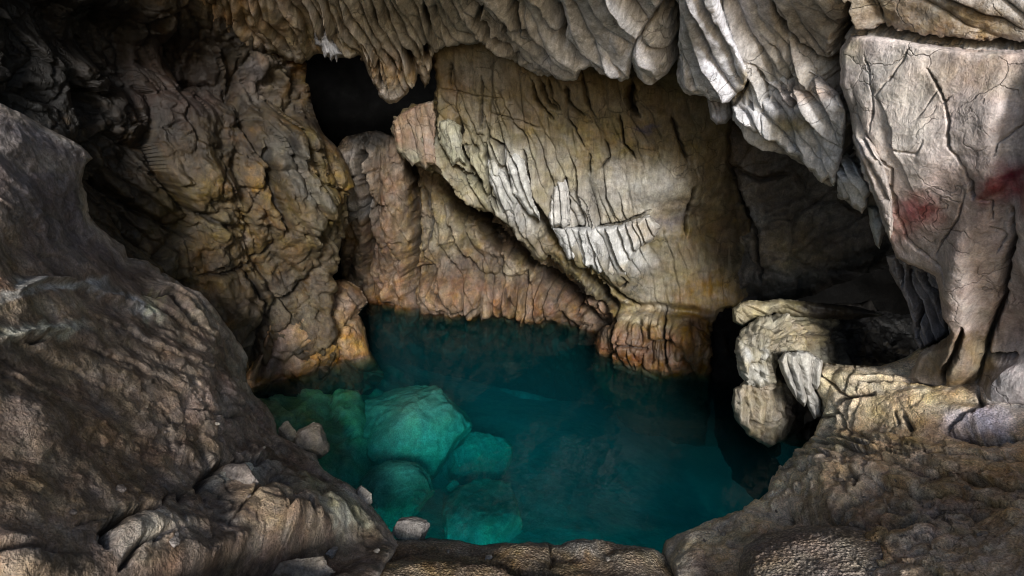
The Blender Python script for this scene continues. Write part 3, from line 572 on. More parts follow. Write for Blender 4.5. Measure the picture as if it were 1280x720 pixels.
# single sheets of stone standing proud of the mass they grew on
def curtain(poly, ctrl, lift, parent, base, seed, name='stone_curtain', folds=(), cracks=(), color=(), rim=(4, .16), rag=(1.4, 8), back=.45):
    return rock(name, poly, ctrl, M_flow, base, step=1.0, rim=rim, back=back, rag=rag, seed=seed, folds=folds, cracks=cracks, color=color,
                world=[(.5, .05, 'smooth'), (.15, .015, 'smooth')], lift=lift, parent=parent, dirt_shade=.95)
W_ = (.70, .705, .76)
curtain([(690, -60), (705, 10), (713, 38), (724, 62), (745, 79), (767, 93), (778, 102), (786, 96), (790, 75), (796, 48), (812, 26), (835, -10), (845, -60)], CEIL_CTRL, .35, ceil, W_, 41, 'stone_curtain',
        folds=[(760, 40, 80, 70, 36, 20, 130, .3, 'pleat')])
curtain([(848, -60), (850, 35), (847, 55), (851, 80), (854, 108), (866, 116), (876, 114), (888, 126), (900, 123), (911, 127), (921, 117), (929, 112), (936, 95), (922, 60), (909, 30), (898, -10), (895, -60)], CEIL_CTRL, .35, ceil, W_, 42, 'stone_curtain',
        folds=[(885, 60, 60, 90, 26, 18, 120, .25, 'pleat')], color=[(924, 100, 10, 16, 0, (.34, .27, .12), .8)])
curtain([(915, 134), (938, 100), (950, 80), (990, 73), (1018, 84), (1046, 115), (1056, 135), (1057, 165), (1052, 200), (1042, 234), (1036, 222), (1027, 228), (1018, 213), (1008, 211), (999, 197), (986, 193), (970, 176), (955, 172), (940, 160), (925, 149)], CEIL_CTRL, (.4, 70, 150), ceil, (.66, .655, .67), 43, 'stone_curtain',
        folds=[(970, 140, 70, 80, 42, 15, 130, .25, 'pleat'), (1020, 170, 60, 80, 24, 22, 130, .18, 'pleat')], color=[(995, 158, 26, 16, 0, (.38, .32, .17), .85), (1015, 118, 34, 22, 0, (.44, .35, .28), .8)],
        cracks=[(CE([(500, 230), (515, 290), (512, 370)]), 2.4, .15), (CE([(370, 300), (430, 400), (500, 480)]), 1.8, .14)])
curtain([(1047, 207), (1058, 190), (1070, 205), (1078, 222), (1087, 238), (1085, 256), (1078, 267), (1072, 258), (1066, 259), (1060, 249), (1053, 250), (1046, 238)], CEIL_CTRL, (.5, 180, 225), ceil, (.56, .55, .54), 44, 'stone_curtain',
        folds=[(1066, 230, 40, 60, 24, 11, 90, .2, 'pleat')])
curtain([(1064, 140), (1076, 148), (1088, 170), (1102, 200), (1114, 240), (1117, 285), (1112, 300), (1106, 288), (1098, 262), (1088, 232), (1076, 200), (1066, 172)], [(1060, 50, 6.3), (1060, 160, 6.3), (1120, 315, 6.35), (1140, 180, 5.85)], (.3, 140, 200), pale, (.50, .45, .42), 45, 'stone_curtain',
        folds=[(1090, 220, 50, 90, 26, 14, 130, .12, 'pleat')])
G_ = (.40, .385, .31)
curtain([(606, 200), (617, 196), (631, 215), (642, 240), (647, 253), (643, 271), (636, 264), (629, 266), (622, 250), (614, 232)], FLOW_CTRL, (.3, 190, 230), flow, (.40, .40, .38), 46, 'stone_curtain', folds=[(628, 240, 40, 50, 22, 10, 80, .2, 'pleat')])
curtain([(627, 180), (640, 176), (654, 198), (664, 232), (667, 249), (674, 264), (675, 277), (668, 270), (661, 268), (650, 253), (641, 241), (636, 217)], FLOW_CTRL, (.38, 172, 215), flow, (.44, .44, .42), 47, 'stone_curtain', folds=[(652, 230, 40, 60, 20, 11, 90, .22, 'pleat')])
curtain([(698, 214), (707, 219), (712, 245), (713, 281), (704, 286), (697, 281), (690, 286), (686, 271), (690, 245)], FLOW_CTRL, (.3, 212, 250), flow, (.46, .45, .43), 48, 'stone_curtain', folds=[(700, 250, 30, 50, 6, 10, 90, .2, 'pleat')])
curtain([(691, 285), (714, 284), (742, 284), (776, 280), (812, 268), (826, 284), (816, 300), (800, 308), (789, 326), (782, 346), (775, 338), (766, 347), (757, 338), (748, 344), (739, 332), (728, 336), (720, 325), (710, 325), (700, 306)], FLOW_CTRL, .3, flow, (.46, .46, .45), 49, 'drip_band',
        folds=[(760, 310, 80, 60, 22, 11, 100, .2, 'pleat')], color=[(810, 285, 30, 20, 0, (.26, .22, .17), .8), (770, 342, 30, 8, 0, (.36, .31, .22), .7)], rim=(5, .2))
curtain([(491, 152), (500, 142), (522, 130), (541, 126), (545, 150), (543, 180), (548, 208), (538, 205), (532, 213), (524, 203), (515, 208), (506, 197), (497, 190)], FLOW_CTRL, .3, flow, (.25, .18, .13), 50, 'rock_knob',
        folds=[(520, 180, 50, 60, 12, 13, 90, .14, 'pleat')], color=[(510, 198, 40, 10, 20, (.36, .34, .25), .9)])
curtain([(549, 152), (560, 148), (576, 157), (578, 184), (582, 206), (574, 200), (566, 209), (557, 190), (549, 178)], FLOW_CTRL, .28, flow, (.33, .32, .24), 51, 'rock_knob', folds=[(565, 180, 30, 50, 6, 10, 90, .14, 'pleat')])

def rag_small(name, poly, Y, base, label, cat, seed, folds=(), rim=(6, .2), back=.35, mat=None, **k):
    cx = sum(p[0] for p in poly) / len(poly); cy = sum(p[1] for p in poly) / len(poly)
    c = [(cx - 20, cy - 20, Y), (cx + 20, cy - 20, Y), (cx, cy + 25, Y), (cx - 20, cy + 10, Y)]
    return rock(name, poly, c, mat or M_flow, base, label, cat, step=1.0, rim=rim, back=back, rag=(.8, 9), seed=seed, folds=folds, world=[(.2, .03, 'billow')], **k)

rag_small('stalactite', [(1084, 258), (1096, 256), (1106, 270), (1110, 284), (1104, 296), (1099, 311), (1094, 306), (1088, 284)], 6.75, (.40, .42, .43), 'single small smooth grey stalactite hanging over the black hollow', 'stalactite', 21, [(1096, 280, 30, 40, 10, 14, 80, .06, 'billow')])
rag_small('stalactite', [(884, 124), (916, 122), (918, 144), (908, 154), (896, 156), (888, 148)], 8.5, (.40, .40, .45), 'stubby rounded stalactite bulb tucked under the ceiling curtains', 'stalactite', 22, [(900, 140, 30, 40, 20, 9, 60, .08, 'billow')])
fringe = rag_small('stalactite_fringe', [(390, 28), (406, 30), (416, 50), (428, 68), (424, 70), (421, 78), (418, 71), (414, 77), (411, 70), (406, 73), (402, 60), (394, 56)], 10.0, (.26, .26, .27), 'small white fringe of stalactites under the upper left ceiling', 'stalactite', 23, [(405, 55, 30, 40, 15, 4.5, 60, .12, 'billow')])
rag_small('hanging_bulb', [(790, 28), (806, 14), (828, 4), (840, 20), (841, 50), (838, 78), (828, 96), (815, 98), (798, 88), (791, 60)], 8.05, (.58, .58, .60), 'bright rounded bulb of stone hanging lowest between two ceiling curtains', 'hanging stone', 24, [(815, 50, 40, 60, 8, 18, 80, .12, 'billow')], rim=(12, .35), back=.8)

# ---------------------------------------------------------------- right: bulbous columns and lips over the pool
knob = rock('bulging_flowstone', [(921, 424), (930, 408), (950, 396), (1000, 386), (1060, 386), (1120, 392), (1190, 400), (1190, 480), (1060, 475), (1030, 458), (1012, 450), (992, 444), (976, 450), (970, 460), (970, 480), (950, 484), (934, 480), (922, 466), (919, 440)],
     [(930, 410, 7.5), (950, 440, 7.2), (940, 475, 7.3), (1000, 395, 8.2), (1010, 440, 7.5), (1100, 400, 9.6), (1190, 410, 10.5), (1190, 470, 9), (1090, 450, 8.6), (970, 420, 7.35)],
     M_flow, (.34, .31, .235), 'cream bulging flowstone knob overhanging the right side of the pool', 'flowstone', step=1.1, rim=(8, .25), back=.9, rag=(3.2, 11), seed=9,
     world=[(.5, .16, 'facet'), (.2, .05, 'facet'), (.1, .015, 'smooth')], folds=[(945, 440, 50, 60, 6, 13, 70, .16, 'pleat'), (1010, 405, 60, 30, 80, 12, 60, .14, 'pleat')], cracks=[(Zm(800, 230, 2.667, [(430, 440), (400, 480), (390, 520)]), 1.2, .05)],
     color=[(932, 444, 8, 8, 0, (.46, .46, .44), .9), (957, 438, 8, 9, 0, (.46, .46, .44), .9), (1000, 420, 50, 20, 0, (.30, .24, .14), .7), (1070, 415, 40, 50, 0, (.05, .04, .03), .97), (1140, 430, 90, 90, 0, (.003, .003, .003), 1.8), (945, 470, 20, 12, 0, (.55, .54, .50), .8)])  # black blobs at right paint the fade into shadow
lip = rag_small('rock_lip', [(915, 386), (924, 379), (936, 375), (954, 376), (975, 373), (1010, 377), (1070, 383), (1110, 394), (1060, 400), (1000, 396), (966, 391), (954, 398), (940, 402), (928, 408), (916, 402)], 7.9, (.33, .285, .18), 'thin knobbly rock lip on top of the cream bulging knob', 'rock lip', 25, [(950, 390, 80, 30, 60, 12, 40, .12, 'billow')], rim=(8, .25), back=.8, color=[(1060, 388, 70, 30, 0, (.02, .016, .012), 1.3)])  # dark right end is shade painted into the colour
colm = rock('stone_column', [(917, 486), (932, 476), (965, 468), (990, 480), (1006, 505), (1004, 535), (985, 548), (960, 558), (936, 546), (919, 524), (914, 505)],
     [(920, 490, 7.6), (950, 480, 7.4), (990, 490, 7.7), (955, 550, 7.4), (1000, 530, 7.9), (950, 515, 7.38)], M_flow, (.34, .285, .20), 'brown rounded stone column base hanging below the cream knob', 'stone column', step=1.1, rim=(8, .2), back=.9, rag=(2.0, 12), seed=10,
     folds=[(955, 515, 60, 50, 5, 14, 60, .14, 'pleat')], world=[(.4, .1, 'facet'), (.12, .03, 'smooth')], bumps=[(955, 510, 16, 20, 0, .12), (940, 530, 16, 14, 0, .08)], cracks=[(Zm(800, 450, 2.667, [(345, 120), (365, 160), (360, 200), (410, 215), (440, 195)]), 1.8, .12), (Zm(800, 450, 2.667, [(395, 230), (400, 255)]), 1.2, .06)], color=[(1000, 510, 26, 60, 0, (.04, .03, .02), 1.1)])  # dark blob paints the shaded right side of the column
drp = rag_small('stone_drape', [(972, 450), (980, 440), (1008, 438), (1028, 450), (1026, 480), (1014, 494), (1005, 508), (995, 500), (985, 484), (976, 464)], 7.0, (.42, .40, .36), 'bright white pointed stone drape beside the cream bulging knob', 'drapery', 26, [(995, 470, 40, 50, 12, 15, 80, .16, 'pleat')], rim=(6, .2), back=.5)
spk = rag_small('stone_spike', [(1004, 488), (1014, 482), (1026, 500), (1026, 520), (1018, 524), (1010, 510)], 7.05, (.42, .40, .37), 'short grey stone spike right of the white pointed drape', 'stalactite', 27, [(1015, 500, 20, 40, 10, 9, 80, .06, 'billow')], rim=(5, .15), back=.4)

for ch, pa in ((lip, knob), (colm, knob), (drp, knob), (spk, drp)):
    ch.parent = pa
    for key in ('category',):
        if key in ch: del ch[key]
knob['label'] = 'cream bulging flowstone knob with pointed white drape overhanging the right side of the pool'

rock('shade_black_bank', [(893, 388), (960, 380), (1080, 380), (1180, 420), (1180, 560), (1040, 620), (960, 640), (915, 600), (893, 540), (890, 500), (888, 450)],
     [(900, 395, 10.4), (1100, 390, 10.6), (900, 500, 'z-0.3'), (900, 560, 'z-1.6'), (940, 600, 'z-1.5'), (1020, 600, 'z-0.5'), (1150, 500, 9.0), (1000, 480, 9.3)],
     M_dark, (.008, .007, .006), step=2.5, rim=(8, .3), back=2, rag=(4, 20), seed=19, world=[(.8, .3, 'facet'), (.3, .1, 'facet')], kind='structure')  # black colour stands in for the shadow under the knob

# ---------------------------------------------------------------- right ledge
R9 = lambda p: Zm(800, 450, 2.667, p)
rock('rock_ledge', [(1008, 456), (1024, 452), (1060, 456), (1100, 458), (1134, 446), (1160, 428), (1230, 420), (1560, 430), (1560, 800), (860, 800), (846, 740), (838, 712), (826, 694), (832, 676), (867, 660), (909, 645), (936, 636), (960, 616), (965, 600), (988, 574), (1010, 551), (1020, 538), (1027, 520), (1024, 498), (1014, 474)],
     [(1012, 458, 7.15), (1026, 520, 6.95), (990, 574, 'z0.15'), (965, 602, 'z0.2'), (936, 637, 'z0.1'), (835, 680, 'z0.1'), (880, 656, 'z0.05'), (1060, 458, 6.9), (1140, 450, 6.9), (1200, 440, 6.6), (1280, 440, 6.2), (1320, 440, 5.9), (1060, 500, 6.55), (1130, 500, 6.2), (1200, 490, 5.85), (1280, 490, 5.5), (1100, 545, 6.0), (1200, 545, 5.4), (1300, 545, 4.9), (1010, 590, 6.1), (1050, 560, 6.2), (1280, 640, 4.0), (1100, 640, 4.6), (960, 650, 5.3), (1320, 780, 2.7), (1280, 760, 2.95), (1000, 760, 3.6), (850, 720, 4.6), (860, 790, 3.9), (1320, 560, 4.5), (1560, 450, 4.9), (1560, 600, 3.2), (1560, 780, 2.2)],
     M_ledge, (.36, .26, .165), 'broad brown rock ledge running from the pool edge to the lower right', 'rock ledge', step=1.4, rim=(9, .3), back=1.2, rag=(1.4, 14), seed=11, gain=1.75, stain=[(.7, (.16, .10, .05), .04, .55), (.3, (.42, .35, .26), .12, .5)], edge=(34, (.42, .36, .26), .8),
     world=[(.8, .10, 'smooth'), (.5, .11, 'facet', (1, 1, 2), (1110, 650, 240, 110, 0)), (.2, .06, 'facet', (1, 1, 2), (1110, 650, 240, 100, 0)), (.1, .016, 'smooth', (1, 1, 2)), (.05, .008, 'smooth')],
     folds=[(1030, 500, 40, 60, -20, 16, 60, .18, 'pleat'), (1060, 560, 90, 25, 78, 10, 90, .16, 'pleat'), (1150, 600, 180, 60, 82, 26, 160, .10, 'pleat')],
     cracks=[(R9([(560, 10), (640, 90), (700, 130)]), 2, .12), (R9([(660, 140), (700, 120), (785, 118)]), 3, .25), (R9([(720, 70), (880, 78), (1100, 80)]), 3.5, .25), (R9([(600, 190), (660, 175), (700, 260)]), 2, .12), (R9([(890, 190), (905, 240)]), 3.5, .2), (R9([(860, 180), (865, 220)]), 2, .1), (R9([(700, 390), (730, 400), (720, 430)]), 2.5, .15), (R9([(480, 480), (490, 520)]), 3, .2), (R9([(540, 540), (760, 548), (900, 520), (1100, 490)]), 4, .2), (R9([(1010, 240), (1130, 260), (1280, 265)]), 3, .2), (R9([(530, 560), (700, 560)]), 5, .25), (R9([(850, 600), (1000, 590)]), 2, .06), (R9([(1130, 110), (1150, 170), (1010, 240)]), 2.5, .15)],
     bumps=[(1080, 475, 60, 10, 5, .12), (1140, 505, 80, 22, 3, .15), (1230, 525, 45, 14, 0, .12), (1260, 480, 50, 30, 0, .15), (1040, 590, 60, 20, -10, .12), (900, 670, 60, 18, -10, .10), (1000, 640, 50, 10, 0, -.15), (870, 700, 25, 20, 0, .10)],
     color=[(1020, 500, 20, 55, -10, (0.600, 0.543, 0.443), .8), (1050, 470, 40, 14, 20, (0.515, 0.415, 0.257), .7), (1140, 505, 90, 26, 0, (0.429, 0.329, 0.186), .8), (1150, 465, 60, 14, -10, (0.429, 0.343, 0.215), .7), (1230, 530, 46, 14, 0, (0.372, 0.343, 0.400), .85), (1265, 490, 40, 36, 0, (0.429, 0.415, 0.415), .8), (1000, 590, 40, 28, -30, (0.572, 0.486, 0.372), .8), (1140, 580, 50, 8, 0, (0.486, 0.386, 0.257), .7), (900, 660, 60, 26, -15, (0.458, 0.386, 0.257), .8), (1180, 640, 140, 50, 5, (0.214, 0.147, 0.087), .8), (1240, 590, 80, 30, 5, (0.273, 0.176, 0.087), .7), (1200, 700, 120, 40, 0, (0.254, 0.186, 0.128), .7), (1060, 555, 60, 16, -20, (0.400, 0.329, 0.215), .7), (1080, 610, 60, 14, 0, (0.372, 0.272, 0.186), .6)], dirt_shade=.7)

rock('pebbly_boulder', [(924, 706), (930, 684), (955, 666), (1010, 656), (1070, 658), (1120, 674), (1150, 695), (1172, 730), (1190, 800), (915, 800), (920, 740)],
     [(930, 690, 4.3), (1010, 658, 4.45), (1110, 672, 4.2), (1160, 720, 3.7), (1040, 700, 3.95), (1040, 780, 3.3), (930, 780, 3.5), (1170, 780, 3.2)],
     M_pit, (.40, .32, .25), 'low rounded boulder with pebbly crust at the bottom of the ledge', 'boulder', step=1.4, rim=(22, .3), back=.6, rag=(1.5, 20), seed=12, world=[(.5, .05, 'smooth'), (.06, .018, 'billow')], cracks=[(R9([(690, 640), (760, 700)]), 1.5, .04)], color=[(960, 720, 30, 30, 0, (.26, .19, .10), .6), (1140, 700, 40, 30, 0, (.24, .21, .20), .6)])

# ---------------------------------------------------------------- left: the great sloping slab
LL = lambda p: Zm(0, 230, 2.667, p)
L7 = lambda p: Zm(0, 450, 2.667, p)
slope = rock('rock_slope', [(-440, -30), (-160, 55), (0, 130), (30, 144), (60, 160), (100, 182), (116, 198), (106, 206), (103, 226), (108, 242), (112, 266), (124, 284), (155, 308), (160, 322), (185, 326), (202, 338), (235, 362), (268, 384), (280, 402), (300, 430), (309, 446), (308, 472), (318, 494), (334, 506), (343, 522), (346, 544), (372, 556), (395, 566), (403, 588), (440, 608), (466, 632), (484, 656), (500, 680), (470, 730), (440, 800), (-440, 800)],
     [(0, 130, 5.9), (60, 160, 6.4), (115, 200, 6.9), (105, 240, 6.8), (160, 318, 7.2), (270, 385, 7.7), (305, 440, 8.0), (320, 498, 'z0.3'), (345, 535, 'z0.35'), (402, 586, 'z0.3'), (440, 612, 'z0.35'), (482, 656, 'z0.25'), (0, 400, 3.9), (150, 400, 5.4), (0, 250, 4.7), (80, 300, 5.6), (0, 700, 2.4), (200, 700, 3.1), (100, 550, 3.7), (200, 550, 4.5), (280, 500, 5.7), (350, 620, 4.9), (430, 700, 4.3), (-150, 780, 1.9), (-150, 100, 5.0), (440, 790, 3.4), (200, 790, 2.6), (-150, 400, 3.2), (-420, 0, 3.8), (-420, 400, 2.4), (-420, 780, 1.5)],
     M_floor, (.29, .215, .155), 'great dark rock slope filling the left foreground', 'rock slope', step=1.4, rim=(8, .3), back=1.5, rag=(1.5, 14), seed=13, gain=.92, stain=[(.9, (.13, .095, .065), .02, .6), (.35, (.36, .30, .25), .12, .5)], edge=(8, (.58, .50, .42), .85),
     world=[(1.0, .14, 'smooth'), (.35, .05, 'smooth', (1, .6, 1.5)), (.7, .10, 'facet', (1, 1, 1.5), (330, 620, 160, 80, 20)), (.22, .05, 'facet', (1, 1, 1.5), (330, 560, 200, 140, 20)), (.14, .010, 'ridge', (1.4, .5, 1.5)), (.05, .006, 'smooth')],
     folds=[(120, 440, 220, 50, 66, 20, 140, .05, 'pleat'), (330, 480, 60, 90, 34, 14, 70, .08, 'pleat', 0), (260, 380, 70, 40, 52, 12, 60, .14, 'pleat'), (80, 280, 140, 80, 58, 26, 160, .04, 'pleat')],
     cracks=[(LL([(30, 365), (120, 320), (200, 325), (300, 350), (360, 385), (440, 400), (530, 440)]), 4, -.09), (LL([(0, 520), (80, 500), (150, 490), (240, 500)]), 5, -.05), (LL([(80, 525), (150, 520)]), 2.5, .15), (LL([(420, 170), (480, 190), (520, 250), (560, 320), (640, 360), (720, 420)]), 2.5, .12), (LL([(480, 360), (560, 370), (600, 420), (680, 480)]), 3, .12),
             (L7([(655, 430), (700, 370), (760, 340), (900, 345)]), 5, 0.154), (L7([(345, 630), (340, 570), (400, 525), (520, 510)]), 6.5, 0.176), (L7([(590, 480), (600, 430)]), 4, 0.121), (L7([(530, 500), (550, 450), (590, 430)]), 2, 0.066), (L7([(620, 160), (720, 180), (820, 200)]), 2, 0.055), (L7([(760, 550), (820, 480), (900, 400), (950, 375)]), 2, 0.055), (L7([(400, 690), (460, 620), (560, 590)]), 4, 0.110), (L7([(250, 550), (340, 530)]), 2, 0.044), (L7([(1180, 420), (1230, 470)]), 1.5, 0.044)],
     bumps=[(300, 596, 34, 13, -8, .07), (180, 668, 48, 20, -12, .08), (250, 705, 60, 16, -30, .05), (235, 720, 190, 22, -8, -.12), (340, 704, 110, 26, -14, -.6), (20, 700, 40, 30, 0, .1), (20, 690, 50, 8, 0, -.12), (350, 640, 60, 22, 15, .15), (235, 625, 22, 14, 0, .08), (400, 620, 50, 20, 20, .1), (225, 370, 50, 24, 35, .1)],
     color=[(60, 180, 110, 50, 20, (.30, .275, .29), .8), (100, 270, 120, 60, 30, (.25, .225, .25), .8), (60, 205, 60, 10, 20, (0.620, 0.533, 0.456), .5), (20, 365, 40, 8, -20, (0.620, 0.620, 0.585), .8), (90, 355, 50, 5, 5, (0.620, 0.620, 0.620), .9), (150, 375, 46, 5, 22, (0.620, 0.620, 0.620), .9), (190, 386, 14, 6, 40, (0.620, 0.612, 0.402), .8), (50, 418, 60, 8, -3, (0.620, 0.620, 0.512), .8), (50, 385, 70, 14, 0, (0.547, 0.434, 0.310), .6), (112, 230, 8, 40, 0, (0.620, 0.620, 0.529), .8),
            (270, 400, 40, 14, 45, (0.620, 0.513, 0.402), .7), (300, 450, 14, 40, 0, (0.589, 0.513, 0.402), .6), (80, 560, 170, 90, 0, (0.274, 0.188, 0.118), .7), (290, 510, 60, 40, 20, (0.441, 0.345, 0.292), .7), (250, 580, 60, 20, -20, (0.547, 0.434, 0.329), .6), (300, 596, 34, 12, -8, (0.620, 0.620, 0.529), .85), (182, 668, 44, 18, -10, (0.620, 0.533, 0.421), .85), (410, 630, 60, 18, 18, (0.620, 0.592, 0.365), .7), (400, 645, 60, 6, 8, (0.620, 0.620, 0.512), .7), (350, 630, 50, 20, 20, (0.547, 0.394, 0.256), .6), (440, 625, 30, 12, 40, (0.620, 0.612, 0.494), .7), (340, 700, 110, 26, -10, (0.104, 0.069, 0.045), .9), (195, 373, 8, 4, 20, (0.620, 0.592, 0.219), .8)],  # dark blob at the bottom paints shade into the hollow
     dirt_shade=.75)

# ---------------------------------------------------------------- near rim of the pool
rock('pool_rim', [(420, 700), (448, 684), (490, 674), (540, 672), (575, 676), (600, 681), (628, 678), (660, 680), (684, 678), (700, 684), (730, 678), (770, 684), (810, 690), (836, 696), (852, 708), (880, 740), (900, 800), (280, 800), (300, 740), (350, 716)],
     [(450, 690, 'z0.15'), (545, 676, 'z0.12'), (640, 682, 'z0.12'), (740, 682, 'z0.12'), (830, 694, 'z0.1'), (870, 730, 'z0.2'), (640, 730, 4.45), (640, 790, 3.6), (450, 740, 4.2), (350, 740, 3.9), (300, 790, 3.0), (860, 790, 3.6)],
     M_pit, (.38, .28, .17), 'low brown rock rim closing the near edge of the pool', 'rock rim', step=1.3, rim=(9, .25), back=.8, rag=(1.8, 14), seed=14, gain=1.1, stain=[(.5, (.16, .10, .05), .05, .7)], edge=(9, (.46, .41, .33), .9),
     world=[(.6, .08, 'smooth'), (.2, .03, 'smooth'), (.07, .012, 'billow')],
     cracks=[([(684, 680), (690, 700), (688, 712)], 2, .06), ([(590, 700), (650, 715), (700, 720)], 6, .15), ([(480, 700), (530, 690)], 2, .06)],
     bumps=[(660, 690, 30, 10, 0, .08), (730, 690, 36, 12, 0, .1), (800, 700, 36, 14, 0, .1), (430, 705, 40, 12, -10, -.15), (560, 715, 60, 12, 0, .08)],
     color=[(520, 685, 90, 10, 0, (.14, .10, .06), .7), (660, 684, 28, 7, 0, (.36, .30, .23), .8), (730, 688, 36, 9, 0, (.36, .34, .31), .8), (450, 710, 20, 14, -30, (.32, .22, .10), .7), (780, 705, 60, 12, 0, (.36, .28, .19), .7), (600, 715, 80, 10, 0, (.17, .11, .06), .7), (430, 690, 40, 12, 0, (.08, .06, .045), .7)], dirt_shade=.7)

# ---------------------------------------------------------------- loose stones on the shore
def stone(px, py, Y, size, base, label, seed, rotz=0, tilt=(0, 0), rough_=.16, col2=None, name='stone', cat='stone', mat=None):
    return lump(name, px, py, Y, size, mat or M_wet, base, rotz, 5, seed, rough_, .25, label, cat, tilt=tilt, col2=col2)
stone(388, 551, 'z0.16', (.34, .26, .30), (.30, .25, .19), 'pale angular stone, larger of the pair jutting over the green shallows', 1, 20)
stone(362, 545, 'z0.2', (.20, .20, .24), (.34, .29, .21), 'smaller stone wedged between the slope and the larger pale angular stone', 2, 50)
stone(516, 664, 'z-0.04', (.30, .17, .16), (.31, .28, .25), 'flat whitish stone lying where the slope meets the near rim', 3, -8)
stone(456, 620, 'z0.2', (.10, .16, .12), (.38, .34, .29), 'small white pebble on the water edge of the left slope', 4, 35)
stone(384, 712, 4.1, (.30, .14, .13), (.28, .235, .18), 'crumbly cream stone lying in the dark hollow by the bottom edge', 5, 5, rough_=.35)
stone(414, 691, 4.6, (.10, .06, .06), (.28, .26, .24), 'little grey stone behind the crumbly cream stone', 6, 15)
stone(300, 716, 3.9, (.13, .07, .06), (.38, .33, .25), 'little tan stone at the bottom left of the dark hollow', 7, 0)
stone(228, 452, 5.9, (.05, .03, .03), (.55, .50, .42), 'tiny white chip on the left slope', 8)
em1 = stone(300, 596, 4.62, (.26, .13, .09), (.24, .20, .17), 'oval grey stone embedded in the left slope, nearer the pool', 9, -20, (18, 0))
em2 = stone(182, 670, 3.32, (.27, .13, .11), (.30, .255, .215), 'long brown stone slab embedded low in the left slope', 10, -12, (20, 0))

for ch, pa in ((fringe, ceil), (em1, slope), (em2, slope)):
    bpy.context.view_layer.update(); ch.parent = pa
    del ch['category']
em1.name = 'embedded_stone'; em2.name = 'embedded_stone'

bpy.context.view_layer.update(); dg = bpy.context.evaluated_depsgraph_get()
rp = random.Random(8)
spots = [(850, 690), (880, 676), (905, 668), (1010, 612), (1080, 622), (1090, 626), (1120, 600), (1185, 640), (1230, 668), (1050, 600), (1210, 610), (970, 640), (560, 690), (610, 698), (760, 700), (470, 690), (330, 560), (270, 530), (250, 500), (205, 540), (150, 610), (90, 640), (360, 605), (310, 620)]
first = None
for i, (x, y) in enumerate(spots):
    a_, b_, c_ = ray(x, y)
    hit, loc, nor, _, ob, _ = scene.ray_cast(dg, Vector((0, 0, CAMH)), Vector((float(a_), float(b_), float(c_))).normalized())
    if not hit: continue
    if first is None or i % 6 == 0:
        p_ = lump('pebble', x, y, 5., (.055, .04, .03), M_wet, [(.34, .28, .20), (.25, .19, .13), (.42, .37, .30), (.20, .16, .13)][(i // 6) % 4], 0, 3, 70 + i, .2, .25); first = p_
    else:
        p_ = first.copy(); COL.objects.link(p_)
    k_ = rp.uniform(.5, 1.25); p_.location = loc + nor * .008; p_.scale = (k_, k_, k_); p_.rotation_euler = (rp.uniform(-.3, .3), rp.uniform(-.3, .3), rp.uniform(0, 6.28))
    tag(p_, 'small loose pebble lying on the rock beside the pool', 'pebble', 'small loose pebbles on the near rock')

# ---------------------------------------------------------------- under the water
SUB = (.36, .35, .26)
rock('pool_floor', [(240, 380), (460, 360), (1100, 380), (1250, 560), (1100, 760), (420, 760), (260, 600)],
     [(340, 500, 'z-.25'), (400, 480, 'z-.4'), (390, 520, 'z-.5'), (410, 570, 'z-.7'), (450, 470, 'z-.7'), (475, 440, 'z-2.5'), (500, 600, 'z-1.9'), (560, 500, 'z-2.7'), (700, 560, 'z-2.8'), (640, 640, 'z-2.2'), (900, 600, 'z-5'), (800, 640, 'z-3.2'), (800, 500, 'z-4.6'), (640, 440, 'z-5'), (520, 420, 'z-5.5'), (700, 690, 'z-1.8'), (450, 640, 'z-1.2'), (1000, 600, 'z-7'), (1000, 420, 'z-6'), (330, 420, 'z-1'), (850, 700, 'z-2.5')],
     M_sub, SUB, sub_tint=False, step=2.5, rim=(0, 0), back=0, rag=(0, 1), seed=15, world=[(3.5, .10, 'smooth'), (.9, .3, 'facet', (1, 1, 1), (400, 500, 140, 120, 0)), (.3, .05, 'facet', (1, 1, 1), (400, 500, 140, 120, 0))], dirt_shade=.5, kind='structure',
     color=[(380, 510, 90, 70, 0, (.30, .30, .14), .9), (960, 510, 150, 190, 0, (.01, .012, .012), 1.6), (560, 400, 200, 50, 0, (.04, .05, .05), 1.2), (680, 610, 150, 80, 0, (.50, .50, .42), .9)])  # dark right and far blobs paint in shade, pale middle brightens the water
def sub(px, py, z, size, label, seed, rotz=0, tilt=(0, 0), base=SUB):
    lump('boulder', px, py, z, size, M_sub, base, rotz, 6, seed, .16, .25, label, 'boulder', tilt=tilt, cut=(.74, .95), group='boulders under the water',  col2=(.24, .26, .2))
sub(516, 542, 'z-1.3', (1.2, 1.2, .95), 'largest submerged boulder, rounded, pale green under clear water', 31, 10)
sub(440, 560, 'z-1.35', (.75, .5, .4), 'low submerged rock shelf left of the largest boulder', 32, 20)
sub(494, 617, 'z-1.1', (.68, .62, .45), 'submerged pale boulder nearest the left shore, before the largest one', 33, 30)
sub(594, 576, 'z-2.1', (.85, .7, .65), 'submerged boulder just right of the dark gap beside the largest one', 34, 50)
sub(602, 655, 'z-1.9', (1.0, .8, .6), 'broad submerged boulder nearest the near rim', 35, 70)
sub(566, 608, 'z-1.6', (.13, .12, .12), 'small square block on the bottom between three submerged boulders', 36, 15)
sub(668, 500, 'z-3.9', (1.3, 1.0, .7), 'dim deep boulder far under the middle of the pool', 37, 15)

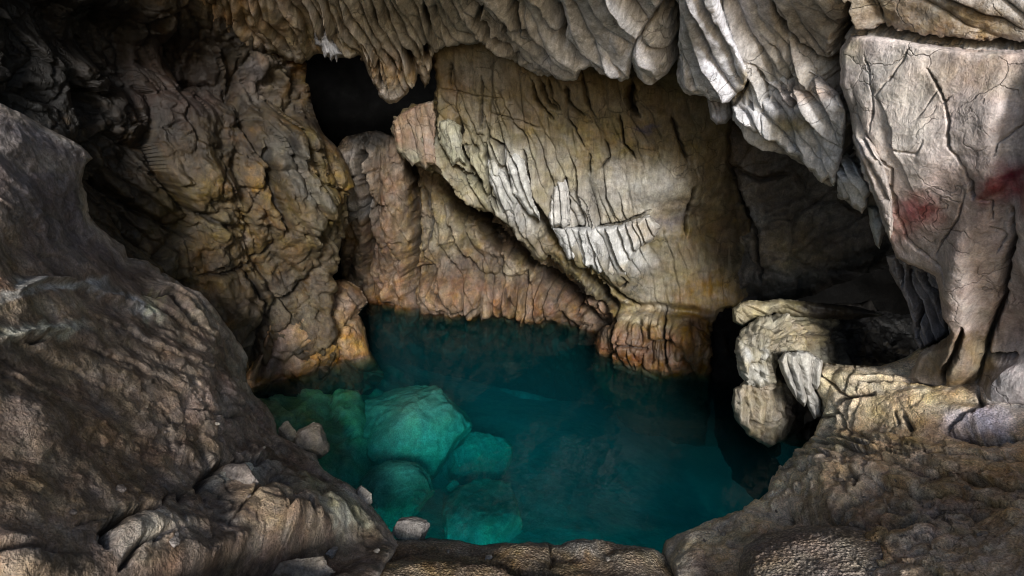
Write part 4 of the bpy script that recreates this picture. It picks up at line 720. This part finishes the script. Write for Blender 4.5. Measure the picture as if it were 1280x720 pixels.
# ---------------------------------------------------------------- water
def water():
    m = bpy.data.materials.new('pool_water'); m.use_nodes = True; t = m.node_tree; t.nodes.clear(); N = t.nodes.new; L = t.links.new
    out = N('ShaderNodeOutputMaterial'); tr = N('ShaderNodeBsdfTransparent'); gl = N('ShaderNodeBsdfGlossy'); gl.inputs['Roughness'].default_value = .02
    fr = N('ShaderNodeFresnel'); fr.inputs['IOR'].default_value = 1.33; mx = N('ShaderNodeMixShader')
    no = N('ShaderNodeTexNoise'); no.inputs['Scale'].default_value = 2.2; no.inputs['Detail'].default_value = 3
    tc = N('ShaderNodeTexCoord'); L(tc.outputs['Object'], no.inputs['Vector'])
    bp = N('ShaderNodeBump'); bp.inputs['Distance'].default_value = .012; L(no.outputs['Fac'], bp.inputs['Height'])
    L(bp.outputs[0], gl.inputs['Normal']); L(bp.outputs[0], fr.inputs['Normal'])
    pw = N('ShaderNodeMath'); pw.operation = 'MULTIPLY'; pw.inputs[1].default_value = .5; L(fr.outputs[0], pw.inputs[0]); L(pw.outputs[0], mx.inputs[0]); L(tr.outputs[0], mx.inputs[1]); L(gl.outputs[0], mx.inputs[2]); L(mx.outputs[0], out.inputs['Surface'])
    ab = N('ShaderNodeVolumeAbsorption'); ab.inputs['Color'].default_value = (.25, .922, .945, 1); ab.inputs['Density'].default_value = 1.2
    sc_ = N('ShaderNodeVolumeScatter'); sc_.inputs['Color'].default_value = (.2, .9, 1, 1); sc_.inputs['Density'].default_value = .033; ad = N('ShaderNodeAddShader')
    L(ab.outputs[0], ad.inputs[0]); L(sc_.outputs[0], ad.inputs[1]); L(ad.outputs[0], out.inputs['Volume'])
    x0, x1, y0, y1, zt, zb = -9, 4.6, 1.5, 15.5, 0, -9
    V = [(x0, y0, zt), (x1, y0, zt), (x1, y1, zt), (x0, y1, zt), (x0, y0, zb), (x1, y0, zb), (x1, y1, zb), (x0, y1, zb)]
    F = [(0, 1, 2, 3), (7, 6, 5, 4), (0, 4, 5, 1), (1, 5, 6, 2), (2, 6, 7, 3), (3, 7, 4, 0)]
    o = mesh_from('pool_water', V, F, np.array([.1, .3, .3]), m, False); tag(o, kind='structure')
water()
